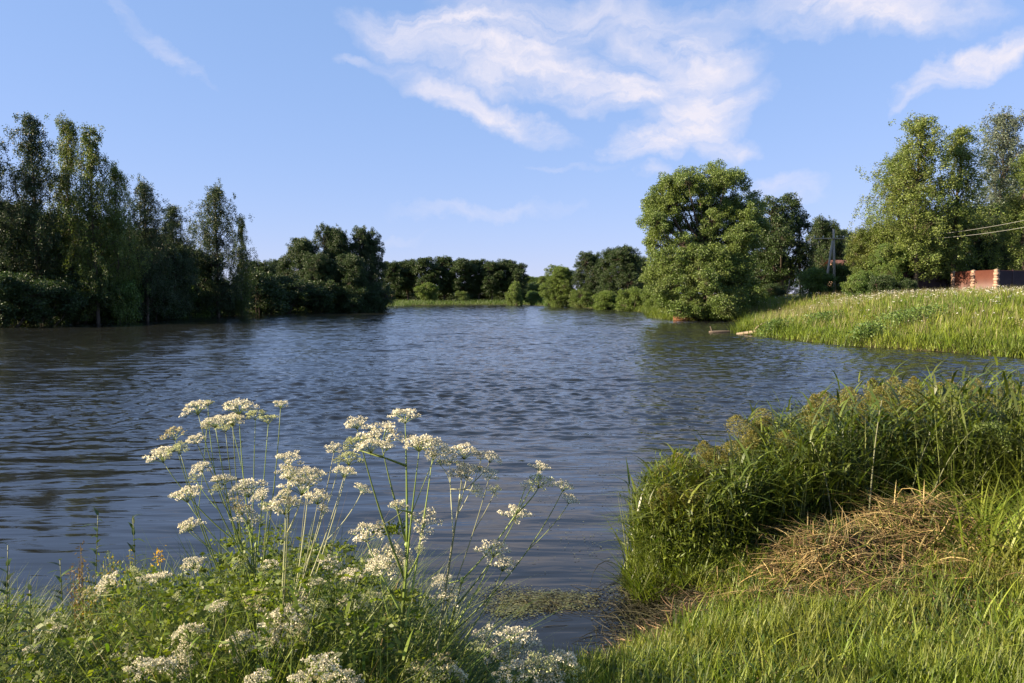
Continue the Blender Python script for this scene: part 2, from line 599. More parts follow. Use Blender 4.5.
# ------------------------------------------------------------------ terrain
LAKE = np.array([(-30, 5), (-20, 4.8), (-8, 4.6), (-4, 4.45), (-2, 4.35), (-0.5, 4.45), (0.25, 4.6), (0.62, 4.85), (0.95, 5.15), (1.35, 5.5), (1.2, 5.9),
                 (1.02, 6.35), (1.3, 7.0), (2.5, 7.7), (4, 8.1), (7, 8.8), (12, 10), (20, 14), (24, 20), (22, 26), (19.5, 29), (18, 32),
                 (15.7, 36.5), (14.7, 43), (14.1, 48), (16.3, 54), (19, 61), (21.5, 66), (20, 68.5), (15.4, 71), (14.6, 80), (18.5, 105), (17, 118), (15, 130), (9, 160), (3.5, 180),
                 (-8, 178), (-22, 168), (-25, 140), (-24, 108), (-33, 96), (-38, 87), (-36.5, 67), (-37.5, 55), (-42, 42), (-42, 20)], float)


def sdist(x, y):
    """signed distance to the shore, positive on land"""
    x = np.asarray(x, float)
    y = np.asarray(y, float)
    best = np.full(x.shape, 1e9)
    inside = np.zeros(x.shape, bool)
    n = len(LAKE)
    for i in range(n):
        x0, y0 = LAKE[i]
        x1, y1 = LAKE[(i + 1) % n]
        dx, dy = x1 - x0, y1 - y0
        t = np.clip(((x - x0) * dx + (y - y0) * dy) / (dx * dx + dy * dy), 0, 1)
        best = np.minimum(best, np.hypot(x - x0 - t * dx, y - y0 - t * dy))
        cond = ((y0 > y) != (y1 > y)) & (x < (x1 - x0) * (y - y0) / (y1 - y0 + 1e-12) + x0)
        inside ^= cond
    return np.where(inside, -best, best)


def sst(x, a, b):
    t = np.clip((x - a) / (b - a), 0, 1)
    return t * t * (3 - 2 * t)


def wob(x, y):
    return (np.sin(x * 1.7 + y * 0.6) + np.sin(y * 2.1 - x * 0.9 + 1.3) + 0.6 * np.sin(x * 4.3 + 2 * np.sin(y * 3.1)) + 0.6 * np.sin(y * 5.1 + x * 2.2)) / 3.2


def ground(x, y):
    x = np.asarray(x, float)
    y = np.asarray(y, float)
    d = sdist(x, y) + 0.10 * wob(x * 1.3, y * 1.3) * (np.hypot(x, y) < 30)
    near = 0.05 + 0.75 * (1 - np.exp(-np.maximum(d, 0) / 3.2))
    right = 0.25 * sst(d, 0, 0.6) + 1.75 * sst(d, 0.0, 11) + 0.55 * sst(d, 8, 30) + 0.10 * wob(x * 0.35, y * 0.35)
    left = 0.15 * sst(d, 0, 0.6) + 0.5 * sst(d, 0, 8) + 0.12 * wob(x * 0.2, y * 0.2) * sst(d, 0, 5)
    wr = sst(x, 7, 14) * sst(y, 9, 20) * (1 - 0.6 * sst(y, 62, 110))
    wn = 1 - sst(y, 9, 20)
    z = wr * right + (1 - wr) * (wn * near + (1 - wn) * left)
    far = 2.5 * sst(np.hypot(x, y), 240, 900)
    z = z + far
    under = -1.6 * (1 - np.exp(np.minimum(d, 0) / 2.0)) - 0.02
    return np.where(d > 0, z + 0.01, under)


def build_ground():
    def axis(a, b, fine0, fine1, fs, ms, mid0, mid1, n_out):
        f = np.arange(fine0, fine1, fs)
        m0 = np.arange(mid0, fine0, ms)
        m1 = np.arange(fine1, mid1, ms)
        o0 = mid0 - np.geomspace(ms, mid0 - a, n_out)[::-1]
        o1 = mid1 + np.geomspace(ms, b - mid1, n_out)
        return np.unique(np.concatenate([o0, m0, f, m1, o1]))
    xs = axis(-3000, 3000, -5, 9, 0.14, 1.1, -70, 80, 22)
    ys = axis(-800, 4000, 2, 10, 0.14, 1.1, -6, 215, 22)
    X, Y = np.meshgrid(xs, ys)
    Z = ground(X, Y)
    V = np.stack([X, Y, Z], -1).reshape(-1, 3)
    nx, ny = len(xs), len(ys)
    i = np.arange(ny - 1)[:, None] * nx + np.arange(nx - 1)[None]
    Q = np.stack([i, i + 1, i + nx + 1, i + nx], -1).reshape(-1, 4)
    g = G().add(V, Q)
    o = g.build('ground', 'ground', smooth=True)
    tag(o, kind='structure')
    rng = np.random.RandomState(77)
    ys = np.concatenate([np.arange(3, 22, 0.06), np.arange(22, 60, 0.10), np.arange(60, 200, 0.16)])
    u = np.linspace(-1, 1, 540)
    half = np.interp(ys, [3, 60, 110, 200], [12, 46, 46, 46])
    X = u[None] * half[:, None] - np.interp(ys, [3, 60], [0, 6])[:, None]
    Y = np.repeat(ys[:, None], len(u), 1)
    wind = (0.03 + 0.97 * sst(Y, 5.5, 17)) * (0.85 + 0.25 * wob(X * 0.10, Y * 0.07))
    Z = np.zeros_like(X)
    for k in range(44):
        lam = 0.26 * (1.3 / 0.26) ** rng.rand()
        th = R(90 + 7) + rng.normal(0, 0.33)
        kx, ky = math.cos(th) * 6.283 / lam, math.sin(th) * 6.283 / lam
        slope = 0.075 * rng.uniform(0.6, 1.3) * (0.55 if lam > 1.2 else 1)
        amp = slope / (6.283 / lam)
        ph = rng.uniform(0, 6.28)
        phw = 0.7 * np.sin(X * 0.31 + rng.uniform(0, 6)) + 0.7 * np.sin(Y * 0.23 + X * 0.11 + rng.uniform(0, 6))
        q = rng.uniform(.25, 1.3, 4)
        loc = np.sin(X * q[0] + Y * q[1] * .6 + rng.uniform(0, 6)) * np.sin(X * q[2] - Y * q[3] * .9 + rng.uniform(0, 6))
        loc = 0.16 + 1.25 * np.clip(loc, 0, 1) ** 1.3
        A = kx * X + ky * Y + ph + phw
        crest = 1.31 - 2.0 * np.sqrt(np.sin(A / 2) ** 2 + 0.02)       # narrow crests, wide troughs
        Z += amp * loc * crest * np.where(Y > 60, wind * (1 if lam > 0.5 else 0), wind)
    # short-crested chop on the open water
    open_ = sst(Y, 9.5, 16) * (0.65 + 0.5 * sst(wob(X * 0.09 + 2, Y * 0.05), -0.6, 0.6))
    open_ = open_ * (0.12 + 0.88 * sst(X, -17, -2)) * (1 - 0.40 * sst(Y, 24, 60))
    Z *= 1 - 0.35 * open_
    for k in range(46):
        lam = 0.20 * (0.58 / 0.20) ** rng.rand()
        th = R(90 + 7) + rng.normal(0, 0.75)
        kx, ky = math.cos(th) * 6.283 / lam, math.sin(th) * 6.283 / lam
        amp = 0.062 * rng.uniform(0.7, 1.3) / (6.283 / lam)
        A = kx * X + ky * Y + rng.uniform(0, 6.28) + 0.8 * np.sin(X * 0.4 + rng.uniform(0, 6)) + 0.8 * np.sin(Y * 0.3 + rng.uniform(0, 6))
        Z += amp * (1.32 - 2.0 * np.sqrt(np.sin(A / 2) ** 2 + 0.03)) * open_ * (1.0 if lam > 0.48 else 1 - sst(Y, 40, 62) if lam > 0.34 else 1 - sst(Y, 17, 26))
    # slow rings lapping the calm inlet
    rr = np.hypot((X + 1.0) * 0.55, Y - 13.0)
    Z += 0.0014 * (0.25 + 0.75 * sst(Y, 5.2, 7)) * np.sin(rr * 11 + 0.8 * np.sin(X * 0.9)) * (1 - sst(Y, 9, 15)) * (0.35 + 0.65 * sst(wob(X * .5, Y * .7), -.5, .6))
    Z *= (0.55 + 0.45 * sst(X, -22, -5))
    V = np.stack([X, Y, Z], -1).reshape(-1, 3)
    nx, ny = len(u), len(ys)
    i = np.arange(ny - 1)[:, None] * nx + np.arange(nx - 1)[None]
    w = G().add(V, np.stack([i, i + 1, i + nx + 1, i + nx], -1).reshape(-1, 4))
    o = w.build('water', 'water', smooth=True)
    tag(o, kind='structure')


build_ground()


# ------------------------------------------------------------------ trees
def make_birch(name, h, r, seed, leaf='birch_leaf', dens=1.0, low=0.12, lsize=0.15, droop=1.0, bark='birch_bark'):
    rng = np.random.RandomState(seed)
    root = empty(name, (0, 0, 0))
    tr = G()
    n = 14
    t = np.linspace(0, 1, n)
    cx = np.cumsum(rng.normal(0, 0.05, n)) * h / 16
    cy_ = np.cumsum(rng.normal(0, 0.05, n)) * h / 16
    cx -= cx[0]; cy_ -= cy_[0]
    P = np.stack([cx, cy_, t * h * 0.98 - 0.3 * (t == 0)], 1)
    rad = 0.009 * h * (1 - t) ** 0.9 + 0.015
    tr.add(*tube(P, rad, 8))
    cr = G()
    nl = int(46 * h / 16 * dens) + 6
    Cs, Ds = [], []
    for i in range(nl):
        s = low + (0.97 - low) * (i + rng.rand() * 0.8) / nl
        u = (s - low) / (1 - low)
        prof = (min(1, 0.45 + u * 2.2)) * (1 - u) ** 0.8 * 1.15 + 0.06
        Ln = r * prof * rng.uniform(0.6, 1.2)
        az = i * 2.4 + rng.normal(0, 0.4)
        p0 = np.array([np.interp(s, t, P[:, 0]), np.interp(s, t, P[:, 1]), s * h * 0.98])
        o = np.array([math.cos(az), math.sin(az), 0])
        rise = rng.uniform(0.7, 1.3) * Ln * (0.8 + 0.9 * u)
        rise = min(rise, h * 0.985 - p0[2])
        p2 = p0 + o * Ln + np.array([0, 0, rise])
        p1 = p0 + o * Ln * 0.35 + np.array([0, 0, rise * 0.75])
        p2[2] -= 0.15 * Ln
        c = curve(p0, p1, p2, 7)
        tr.add(*tube(c, np.linspace(0.02 + 0.011 * Ln, 0.008, 7), 5))
        ns = int((7 + Ln * 4.5) * dens)
        for k in range(ns):
            q = rng.uniform(0.15, 1.0) ** 0.8
            b = c[min(6, int(q * 6.99))] + rng.normal(0, 0.12 + 0.22 * Ln / 2, 3) * (0.5 + q)
            sl = rng.uniform(0.3, 1.3) * droop * (0.5 + 0.22 * Ln)
            out = norm(b - p0 + np.array([0, 0, 0.01]))
            m = int(24 + sl * 30)
            tt = rng.rand(m) ** 0.8
            pts = b + out * (0.35 * np.sqrt(tt))[:, None] * sl + np.array([0, 0, -1.0]) * (tt ** 1.4 * sl)[:, None]
            pts += rng.normal(0, 0.11, (m, 3))
            Cs.append(pts)
            dd = rng.normal(0, 0.5, (m, 3)) + np.array([0, 0, -0.7]) + out * 0.3
            Ds.append(dd)
            if k % 3 == 0:
                tr.add(*tube(curve(b, b + out * 0.3 * sl, b + out * 0.35 * sl - np.array([0, 0, sl]), 4), 0.007, 3))
    C = np.concatenate(Cs); D = np.concatenate(Ds)
    n = len(C)
    V, Q = leaves(C, D, lsize * rng.uniform(0.7, 1.3, n), lsize * 0.33 * rng.uniform(0.7, 1.3, n), rng)
    cr.add(V, Q)
    tr.build('trunk', bark, root, smooth=True)
    cr.build('crown', leaf, root)
    return root


def lobes_random(h, w, rng, n, base=0.25, flat=1.0):
    out = []
    for i in range(n):
        u = (i + 0.5) / n
        z = base + (1 - base) * (0.08 + 0.86 * u)
        prof = math.sin(math.pi * min(1, max(0.08, (z - base) / (1 - base) * 0.8 + 0.16))) ** 0.6
        rad = w * 0.5 * prof * rng.uniform(0.35, 0.78)
        az = i * 2.39996 + rng.normal(0, 0.3)
        rr = w * rng.uniform(0.17, 0.26)
        zz = min(z * h, h - rr * 0.8)
        out.append((rad * math.cos(az), rad * math.sin(az), zz, rr))
    out.append((rng.normal(0, w * .06), rng.normal(0, w * .06), h - w * 0.18, w * 0.18))
    return out


def make_broad(name, lobes, seed, h_fork, r_trunk, leaf='broad_leaf', lsize=0.2, dens=1.0, stems=1, bark='bark', trunk_top=None, hang=0.0, clump=0.42):
    """trunk that forks into limbs, each limb carrying a lobe made of leaf clumps"""
    rng = np.random.RandomState(seed)
    root = empty(name, (0, 0, 0))
    tr, cr = G(), G()
    L = np.array(lobes, float)
    cen = L[:, :3].mean(0)
    if stems == 1:
        top = np.array([cen[0] * 0.3, cen[1] * 0.3, max(h_fork, L[:, 2].max() * 0.6)])
        tp = curve((0, 0, -0.4), (rng.normal(0, .15), rng.normal(0, .15), h_fork * 0.6), top, 9)
        tr.add(*tube(tp, np.linspace(r_trunk * 1.25, r_trunk * 0.45, 9), 8))
    Cs, Ds, Cl = [], [], []
    for (x, y, z, r) in L:
        c = np.array([x, y, z])
        if stems == 1:
            s = min(0.95, max(0.3, (z * 0.62) / max(top[2], 0.1)))
            p0 = tp[min(8, int(s * 8))]
        else:
            p0 = np.array([x * 0.25 + rng.normal(0, .12), y * 0.25 + rng.normal(0, .12), -0.2])
        mid = (p0 + c) / 2 + np.array([(c - p0)[0] * 0.15, (c - p0)[1] * 0.15, -0.06 * np.linalg.norm(c - p0)])
        cc = curve(p0, mid, c, 7)
        rb = 0.35 * r_trunk if stems == 1 else 0.5 * r_trunk
        tr.add(*tube(cc, np.linspace(rb, 0.025, 7), 5))
        ncl = int(34 * dens * (r / 1.5) ** 1.6) + 9
        for k in range(ncl):
            d = rng.normal(size=3)
            d[2] = d[2] * 0.9 + 0.25
            d /= np.linalg.norm(d)
            cp = c + d * r * rng.uniform(0.55, 1.05)
            if cp[2] < 0.15:
                cp[2] = rng.uniform(0.1, 0.5)
            tr.add(*tube(curve(c, (c + cp) / 2 + rng.normal(0, .1, 3), cp, 4), np.array([0.022, 0.016, 0.011, 0.006]), 3))
            rc = clump * rng.uniform(0.6, 1.35)
            m = int(62 * (rc / 0.42) ** 2 * (0.2 / lsize) ** 1.6)
            pd = rng.normal(size=(m, 3))
            pd = norm(pd) * (rng.rand(m, 1) ** 0.45) * rc
            pd[:, 2] *= 0.75
            pts = cp + pd
            if hang:
                pts[:, 2] -= hang * rng.rand(m) ** 1.5
            Cs.append(pts)
            Ds.append(norm(pd) * 0.6 + rng.normal(0, 0.6, (m, 3)) + np.array([0, 0, -0.25 - hang]))
    C = np.concatenate(Cs); D = np.concatenate(Ds)
    C[:, 2] = np.maximum(C[:, 2], 0.04)
    n = len(C)
    V, Q = leaves(C, D, lsize * rng.uniform(0.65, 1.3, n), lsize * 0.3 * rng.uniform(0.7, 1.3, n), rng)
    cr.add(V, Q)
    tr.build('trunk' if stems == 1 else 'stems', bark, root, smooth=True)
    cr.build('crown' if stems == 1 else 'foliage', leaf, root)
    return root


def copy_tree(root):
    r = root.copy()
    COL.objects.link(r)
    for ch in list(root.children):
        c = ch.copy()
        COL.objects.link(c)
        c.parent = r
    return r


PROTO = {}
USED = set()


def put_tree(proto, px, top_py, Y, label, cat='tree', group=None, width=None, leaf=None, rz=None, base_z=None, zoff=0.0):
    """stand a tree so that its trunk is at distance Y; the height follows from the photo"""
    root, h0, w0 = PROTO[proto]
    if proto in USED:
        root = copy_tree(root)
    USED.add(proto)
    p = at(px, top_py, Y)
    gz = float(ground(p[0], Y)) if base_z is None else base_z
    h = p[2] - gz - zoff
    s = h / h0
    sw = s if width is None else (width / F_PX * Y) / w0
    root.location = (float(p[0]), float(Y), gz - 0.05)
    root.scale = (sw, sw, s)
    root.rotation_euler = (0, 0, (px * 0.37 + Y) % 6.28 if rz is None else rz)
    tag(root, label, cat, group)
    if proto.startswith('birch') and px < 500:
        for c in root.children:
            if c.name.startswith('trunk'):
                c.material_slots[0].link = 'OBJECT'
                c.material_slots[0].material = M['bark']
    if leaf:
        for c in root.children:
            if c.name.startswith(('crown', 'foliage')):
                c.material_slots[0].link = 'OBJECT'
                c.material_slots[0].material = M[leaf]
    return root


for i in range(4):
    PROTO['birch%d' % i] = (make_birch('birch_tree', 16, [2.2, 2.6, 2.0, 3.0][i], 11 + i, 'birch_leaf', [1.15, 1.2, 1.1, 1.2][i], lsize=0.115), 16, [4.9, 5.6, 4.6, 6.3][i])
for i in range(3):
    rng = np.random.RandomState(70 + i)
    PROTO['round%d' % i] = (make_broad('broadleaf_tree', lobes_random(11, 9, rng, 20, 0.08), 50 + i, 2.2, 0.28, 'broad_leaf', 0.18, 1.0), 11, 9.2)
for i in range(3):
    rng = np.random.RandomState(170 + i)
    PROTO['tall%d' % i] = (make_broad('row_tree', lobes_random(11, 6.5, rng, 14, 0.20), 150 + i, 2.8, 0.2, 'dark_leaf', 0.22, 1.0, clump=0.45), 11, 6.8)
for i in range(3):
    rng = np.random.RandomState(90 + i)
    PROTO['shrub%d' % i] = (make_broad('shrub', lobes_random(3.2, 4.2, rng, 8, 0.0), 80 + i, 0.3, 0.07, 'broad_leaf', 0.125, 1.3, stems=2, clump=0.36), 3.2, 4.4)

# --- left bank birches and the dark wood under them
LB = 'trees on the left bank'
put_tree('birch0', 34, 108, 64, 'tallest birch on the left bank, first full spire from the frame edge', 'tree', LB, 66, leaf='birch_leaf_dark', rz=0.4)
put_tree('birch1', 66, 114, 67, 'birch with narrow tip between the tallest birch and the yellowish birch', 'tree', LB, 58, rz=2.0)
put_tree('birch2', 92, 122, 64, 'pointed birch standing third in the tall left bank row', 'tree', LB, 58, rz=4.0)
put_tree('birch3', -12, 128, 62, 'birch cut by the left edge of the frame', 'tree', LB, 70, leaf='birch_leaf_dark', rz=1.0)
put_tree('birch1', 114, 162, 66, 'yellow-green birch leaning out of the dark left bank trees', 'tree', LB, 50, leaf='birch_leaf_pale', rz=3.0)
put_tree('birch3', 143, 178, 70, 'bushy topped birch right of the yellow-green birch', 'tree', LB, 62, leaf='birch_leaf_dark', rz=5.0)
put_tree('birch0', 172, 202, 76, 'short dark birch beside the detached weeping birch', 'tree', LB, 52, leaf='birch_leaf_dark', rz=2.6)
put_tree('birch3', 216, 184, 84, 'detached weeping birch with drooping outer twigs on the left bank', 'tree', LB, 66, rz=1.7)
put_tree('birch2', 240, 214, 86, 'slim drooping side stem at the right of the weeping birch', 'tree', LB, 26, rz=0.7)
for k, (px, py, Y, w, pr, lab) in enumerate([
        (14, 205, 70, 90, 'round0', 'dark broadleaf tree under the birch at the frame edge'),
        (62, 215, 72, 90, 'round1', 'dark broadleaf tree filling the space below the tallest birches'),
        (106, 222, 73, 85, 'round2', 'dark broadleaf tree below the yellow-green birch'),
        (150, 232, 78, 80, 'round0', 'dark broadleaf tree below the bushy topped birch'),
        (186, 248, 84, 60, 'round1', 'dark broadleaf tree just left of the weeping birch'),
        (258, 262, 100, 50, 'round2', 'low dark tree just right of the weeping birch'),
        (-40, 190, 66, 90, 'round1', 'dark broadleaf tree at the far left of the left bank wood')]):
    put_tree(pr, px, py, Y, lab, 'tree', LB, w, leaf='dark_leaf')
for k, (px, py, Y, w, lab) in enumerate([
        (6, 278, 59, 70, 'dark shrub at the waterline by the left edge of the frame'),
        (40, 283, 62, 66, 'dark shrub at the waterline below the tallest birch'),
        (76, 280, 66, 70, 'dark shrub overhanging the water below the third birch'),
        (112, 276, 69, 60, 'shrub at the waterline below the yellow-green birch'),
        (148, 284, 75, 60, 'dark shrub at the waterline below the bushy topped birch'),
        (184, 288, 85, 56, 'low dark shrub at the waterline left of the weeping birch'),
        (222, 284, 91, 60, 'shrub around the foot of the weeping birch'),
        (256, 276, 97, 56, 'dark waterside shrub right of the weeping birch'),
        (284, 283, 102, 50, 'dark waterside shrub below the rounded willow group'),
        (316, 286, 106, 50, 'wide low shrub by the water under the rounded tree group'),
        (350, 290, 109, 46, 'low shrub by the water under the rounded trees, at their middle'),
        (376, 290, 112, 34, 'low shrub where the left bank shore turns away')]):
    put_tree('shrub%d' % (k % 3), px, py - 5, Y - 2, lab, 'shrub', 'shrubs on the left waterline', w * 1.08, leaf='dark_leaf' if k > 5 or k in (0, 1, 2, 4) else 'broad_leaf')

# --- rounded group at the left middle
RG = 'rounded trees left of the far row'
put_tree('round0', 302, 240, 114, 'leftmost dome-shaped tree of the rounded group', 'tree', RG, 44)
put_tree('round1', 333, 227, 116, 'highest rounded crown of the group left of the far row', 'tree', RG, 44)
put_tree('round2', 366, 231, 117, 'rounded tree standing nearest the far row', 'tree', RG, 42)
put_tree('round2', 318, 255, 108, 'lower rounded tree in front of the highest rounded crown', 'tree', RG, 44)
put_tree('round0', 350, 256, 109, 'broad dark tree in front of the gap between two rounded crowns', 'tree', RG, 48)
put_tree('tall1', 276, 260, 125, 'small tree with thin top left of the rounded group', 'tree', RG, 26)

# --- far row
FR = 'far row of trees across the lake'
for k, (px, py, w, lab) in enumerate([
        (396, 284, 44, 'dark thicket behind the left end of the far row'), (424, 285, 44, 'dark thicket behind the third far row tree'),
        (452, 284, 46, 'dark thicket behind the middle of the far row'), (480, 285, 46, 'dark thicket behind the right half of the far row'),
        (506, 284, 40, 'dark thicket behind the right end of the far row'), (536, 283, 44, 'dark distant thicket in the gap right of the far row')]):
    put_tree('shrub%d' % (k % 3), px, py, 222 + 4 * (k % 2), lab, 'thicket', 'thickets behind the far row', w, leaf='dark_leaf')
for k, (px, py, w, lab) in enumerate([
        (532, 277, 30, 'hazy distant tree seen through the gap between the shores'), (556, 275, 34, 'distant tree behind the yellow-green tree'),
        (400, 270, 36, 'distant tree behind the left end of the far row'), (770, 252, 60, 'distant tree behind the dark rounded tree'), (740, 256, 60, 'distant tree behind the great willow')]):
    put_tree('round%d' % (k % 3), px, py, 300 if px < 700 else 150, lab, 'tree', 'distant trees', w, leaf='broad_leaf')
for k, (px, py, w, lab) in enumerate([
        (392, 262, 22, 'first far row tree, beside the rounded group'),
        (408, 260, 24, 'second tree of the far row from its left end'),
        (427, 258, 25, 'third tree of the far row from its left end'),
        (444, 257, 24, 'fourth tree of the far row, near its highest point'),
        (461, 259, 24, 'fifth tree of the far row, just past its highest point'),
        (479, 260, 22, 'fourth tree of the far row from its right end'),
        (492, 262, 22, 'third tree of the far row from its right end'),
        (506, 260, 24, 'second tree of the far row from its right end'),
        (517, 264, 20, 'last tree at the right end of the far row')]):
    put_tree('tall%d' % (k % 3), px, py, 196 + (k % 2) * 3, lab, 'tree', FR, w * 1.35, rz=k * 1.9)
for k, (px, py, Y, w, lab, lf) in enumerate([
        (428, 283, 187, 26, 'sunlit green shrub below the far row', 'lime_leaf'),
        (462, 291, 187, 18, 'tiny round shrub on the grass under the far row', 'olive_leaf'),
        (515, 283, 176, 18, 'bright shrub by the right end of the far row', 'lime_leaf'),
        (540, 284, 200, 30, 'low far shrub in the gap between the far row and right bank trees', 'olive_leaf'),
        (534, 291, 178, 20, 'small shrub on the far shore right of the bright shrub', 'broad_leaf')]):
    put_tree('shrub%d' % (k % 3), px, py, Y, lab, 'shrub', 'far shore shrubs', w, leaf=lf)

# --- right bank beyond the willow
RB = 'trees on the far right bank'
put_tree('round1', 561, 266, 150, 'yellow-green tree first on the right bank beyond the gap', 'tree', RB, 36, leaf='lime_leaf')
put_tree('round2', 592, 254, 146, 'tree behind and left of the big rounded right bank tree', 'tree', RB, 40)
put_tree('round0', 620, 248, 132, 'big rounded tree between the yellow-green tree and the great willow', 'tree', RB, 52)
put_tree('round2', 640, 258, 140, 'darker tree overlapped by the great willow at its left', 'tree', RB, 34, leaf='dark_leaf')
put_tree('tall2', 545, 276, 210, 'small distant tree in the gap beyond the shore', 'tree', RB, 18, leaf='olive_leaf')
for k, (px, py, Y, w, lab, lf) in enumerate([
        (553, 291, 160, 24, 'low shrub under the yellow-green tree', 'broad_leaf'),
        (580, 290, 142, 30, 'waterside shrub between yellow-green tree and big rounded tree', 'olive_leaf'),
        (606, 291, 124, 34, 'pale green waterside shrub below the big rounded tree', 'lime_leaf'),
        (632, 288, 113, 34, 'waterside shrub below the rusty roof', 'lime_leaf'),
        (654, 286, 104, 28, 'waterside shrub just left of the great willow', 'lime_leaf'),
        (664, 290, 86, 22, 'bright green sedgy bush touching the willow base', 'lime_leaf')]):
    put_tree('shrub%d' % ((k + 1) % 3), px, py, Y, lab, 'shrub', 'right bank waterside shrubs', w, leaf=lf)


def traced(name, spots, Y, basepx, **kw):
    """a broadleaf tree whose lobes follow the crown seen in the photo, at its real distance"""
    b = at(basepx, 300, Y)
    gz = float(ground(b[0], Y))
    base = np.array([b[0], Y, gz])
    rng = np.random.RandomState(kw.get('seed', 1))
    lobes = []
    for (px, py, rp, dy) in spots:
        p = at(px, py, Y + dy)
        lobes.append((p[0] - base[0], p[1] - base[1], p[2] - base[2], rp / F_PX * Y))
        # fill the crown's depth with lobes behind and in front
        if rp > 15:
            for s in (-1, 1):
                lobes.append((p[0] - base[0] + rng.normal(0, .5), p[1] - base[1] + s * rng.uniform(1.2, 3.0), p[2] - base[2] - rng.uniform(0.2, 1.0), rp / F_PX * Y * 0.72))
    root = make_broad(name, lobes, **kw)
    root.location = tuple(base)
    return root


wil = traced('willow_tree', [(664, 200, 19, 0), (655, 222, 16, -1), (688, 184, 17, 1), (714, 178, 17, 0), (734, 184, 15, 1), (748, 206, 16, 0), (738, 226, 17, -1),
                             (712, 206, 16, 2), (660, 246, 15, -1), (684, 210, 14, 2), (706, 250, 17, -1), (728, 254, 17, 0), (748, 250, 14, 1), (672, 268, 14, -1), (700, 272, 15, 0), (690, 262, 15, 1), (716, 236, 15, 1), (730, 212, 15, 2), (678, 228, 10, 1), (668, 184, 11, 0), (652, 206, 11, 0), (754, 228, 13, 1), (722, 272, 15, 0), (742, 270, 14, 0), (655, 268, 10, -1), (700, 196, 14, -1), (704, 226, 15, 1), (694, 250, 14, 1), (712, 222, 12, -2), (664, 262, 14, -3), (682, 246, 13, -3), (652, 280, 12, -2), (672, 284, 13, -3), (700, 258, 13, -4), (718, 262, 14, -4), (736, 240, 13, -3)],
             76, 706, seed=5, h_fork=2.6, r_trunk=0.42, leaf='willow_leaf', lsize=0.15, dens=1.15, clump=0.42)
tag(wil, 'great round-crowned willow with a sky gap, tallest tree on the right bank', 'tree')
sh = traced('willow_shrub', [(678, 286, 15, 0), (700, 278, 16, 0), (722, 276, 17, 1), (742, 284, 13, 1), (690, 302, 13, -1), (712, 298, 17, -1), (734, 302, 14, -1), (668, 303, 9, 0), (720, 310, 12, -2), (698, 312, 11, -2), (752, 296, 11, 0), (676, 268, 14, 1), (712, 264, 15, 1), (736, 270, 13, 1), (680, 312, 9, -2), (742, 312, 9, -1), (664, 290, 10, 0)],
            71, 712, seed=9, h_fork=0.3, r_trunk=0.12, leaf='olive_leaf', lsize=0.16, dens=1.25, stems=2, clump=0.38)
tag(sh, 'dense olive willow thicket at the water beneath the great willow', 'shrub')
t2 = traced('broadleaf_tree', [(770, 212, 15, 0), (788, 208, 14, 1), (798, 228, 14, 0), (776, 234, 17, -1), (758, 238, 14, 0), (794, 252, 14, 0), (772, 262, 14, 0), (755, 222, 10, 1), (800, 268, 12, 0), (784, 276, 14, 0), (762, 278, 13, 0), (786, 234, 15, 1), (768, 250, 15, 0), (782, 222, 14, 0), (804, 250, 9, 0)],
            88, 782, seed=13, h_fork=2.2, r_trunk=0.3, leaf='dark_leaf', lsize=0.19, dens=1.0)
tag(t2, 'dark rounded tree overlapping the right side of the great willow', 'tree')

RT = 'trees behind the right meadow'
put_tree('round1', 824, 219, 104, 'tree behind the utility pole with a lit green left side', 'tree', RT, 40)
put_tree('round0', 843, 232, 110, 'dark tree just right of the utility pole', 'tree', RT, 36, leaf='dark_leaf')
put_tree('round2', 862, 236, 96, 'dark low tree between the utility pole and tall birches', 'tree', RT, 36, leaf='dark_leaf')
put_tree('round0', 873, 228, 70, 'leafy green tree at the left foot of the tall right birches', 'tree', RT, 48, leaf='birch_leaf')
put_tree('round1', 890, 245, 67, 'dense dark tree in front of the tall right birches', 'tree', RT, 44, leaf='broad_leaf')
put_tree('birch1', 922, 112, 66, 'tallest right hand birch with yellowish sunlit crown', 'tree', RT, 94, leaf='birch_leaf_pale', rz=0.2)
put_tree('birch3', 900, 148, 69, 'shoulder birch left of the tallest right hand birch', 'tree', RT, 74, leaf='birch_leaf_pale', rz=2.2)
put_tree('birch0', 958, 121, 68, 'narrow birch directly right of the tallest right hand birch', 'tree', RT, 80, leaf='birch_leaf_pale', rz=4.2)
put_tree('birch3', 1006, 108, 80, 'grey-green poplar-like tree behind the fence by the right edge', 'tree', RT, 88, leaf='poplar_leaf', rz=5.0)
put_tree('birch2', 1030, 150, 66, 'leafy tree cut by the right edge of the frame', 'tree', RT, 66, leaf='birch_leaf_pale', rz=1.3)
for k, (px, py, Y, w, lab) in enumerate([
        (936, 214, 74, 70, 'dark tree filling the space under the tall right birches'),
        (985, 205, 78, 80, 'dark tree behind the red fence panels'),
        (1030, 200, 84, 90, 'dark tree behind the fence at the right edge'),
        (905, 222, 76, 60, 'dark tree behind the shoulder birch')]):
    put_tree('round%d' % (k % 3), px, py, Y, lab, 'tree', RT, w, leaf='dark_leaf')
for k, (px, py, Y, w, lab, lf) in enumerate([
        (815, 268, 78, 40, 'shrub beneath the utility pole', 'broad_leaf'),
        (836, 262, 82, 40, 'brownish-green shrub right of the utility pole foot', 'olive_leaf'),
        (862, 272, 66, 34, 'shrub at the meadow edge left of the tall birches', 'broad_leaf'),
        (884, 275, 60, 34, 'dark shrub at the meadow edge under the birches', 'dark_leaf'),
        (908, 279, 60, 26, 'small dark shrub in front of the dark fence', 'dark_leaf'),
        (774, 284, 82, 30, 'shrub under the dark rounded tree', 'dark_leaf')]):
    put_tree('shrub%d' % (k % 3), px, py, Y, lab, 'shrub', 'shrubs at the meadow edge', w, leaf=lf)

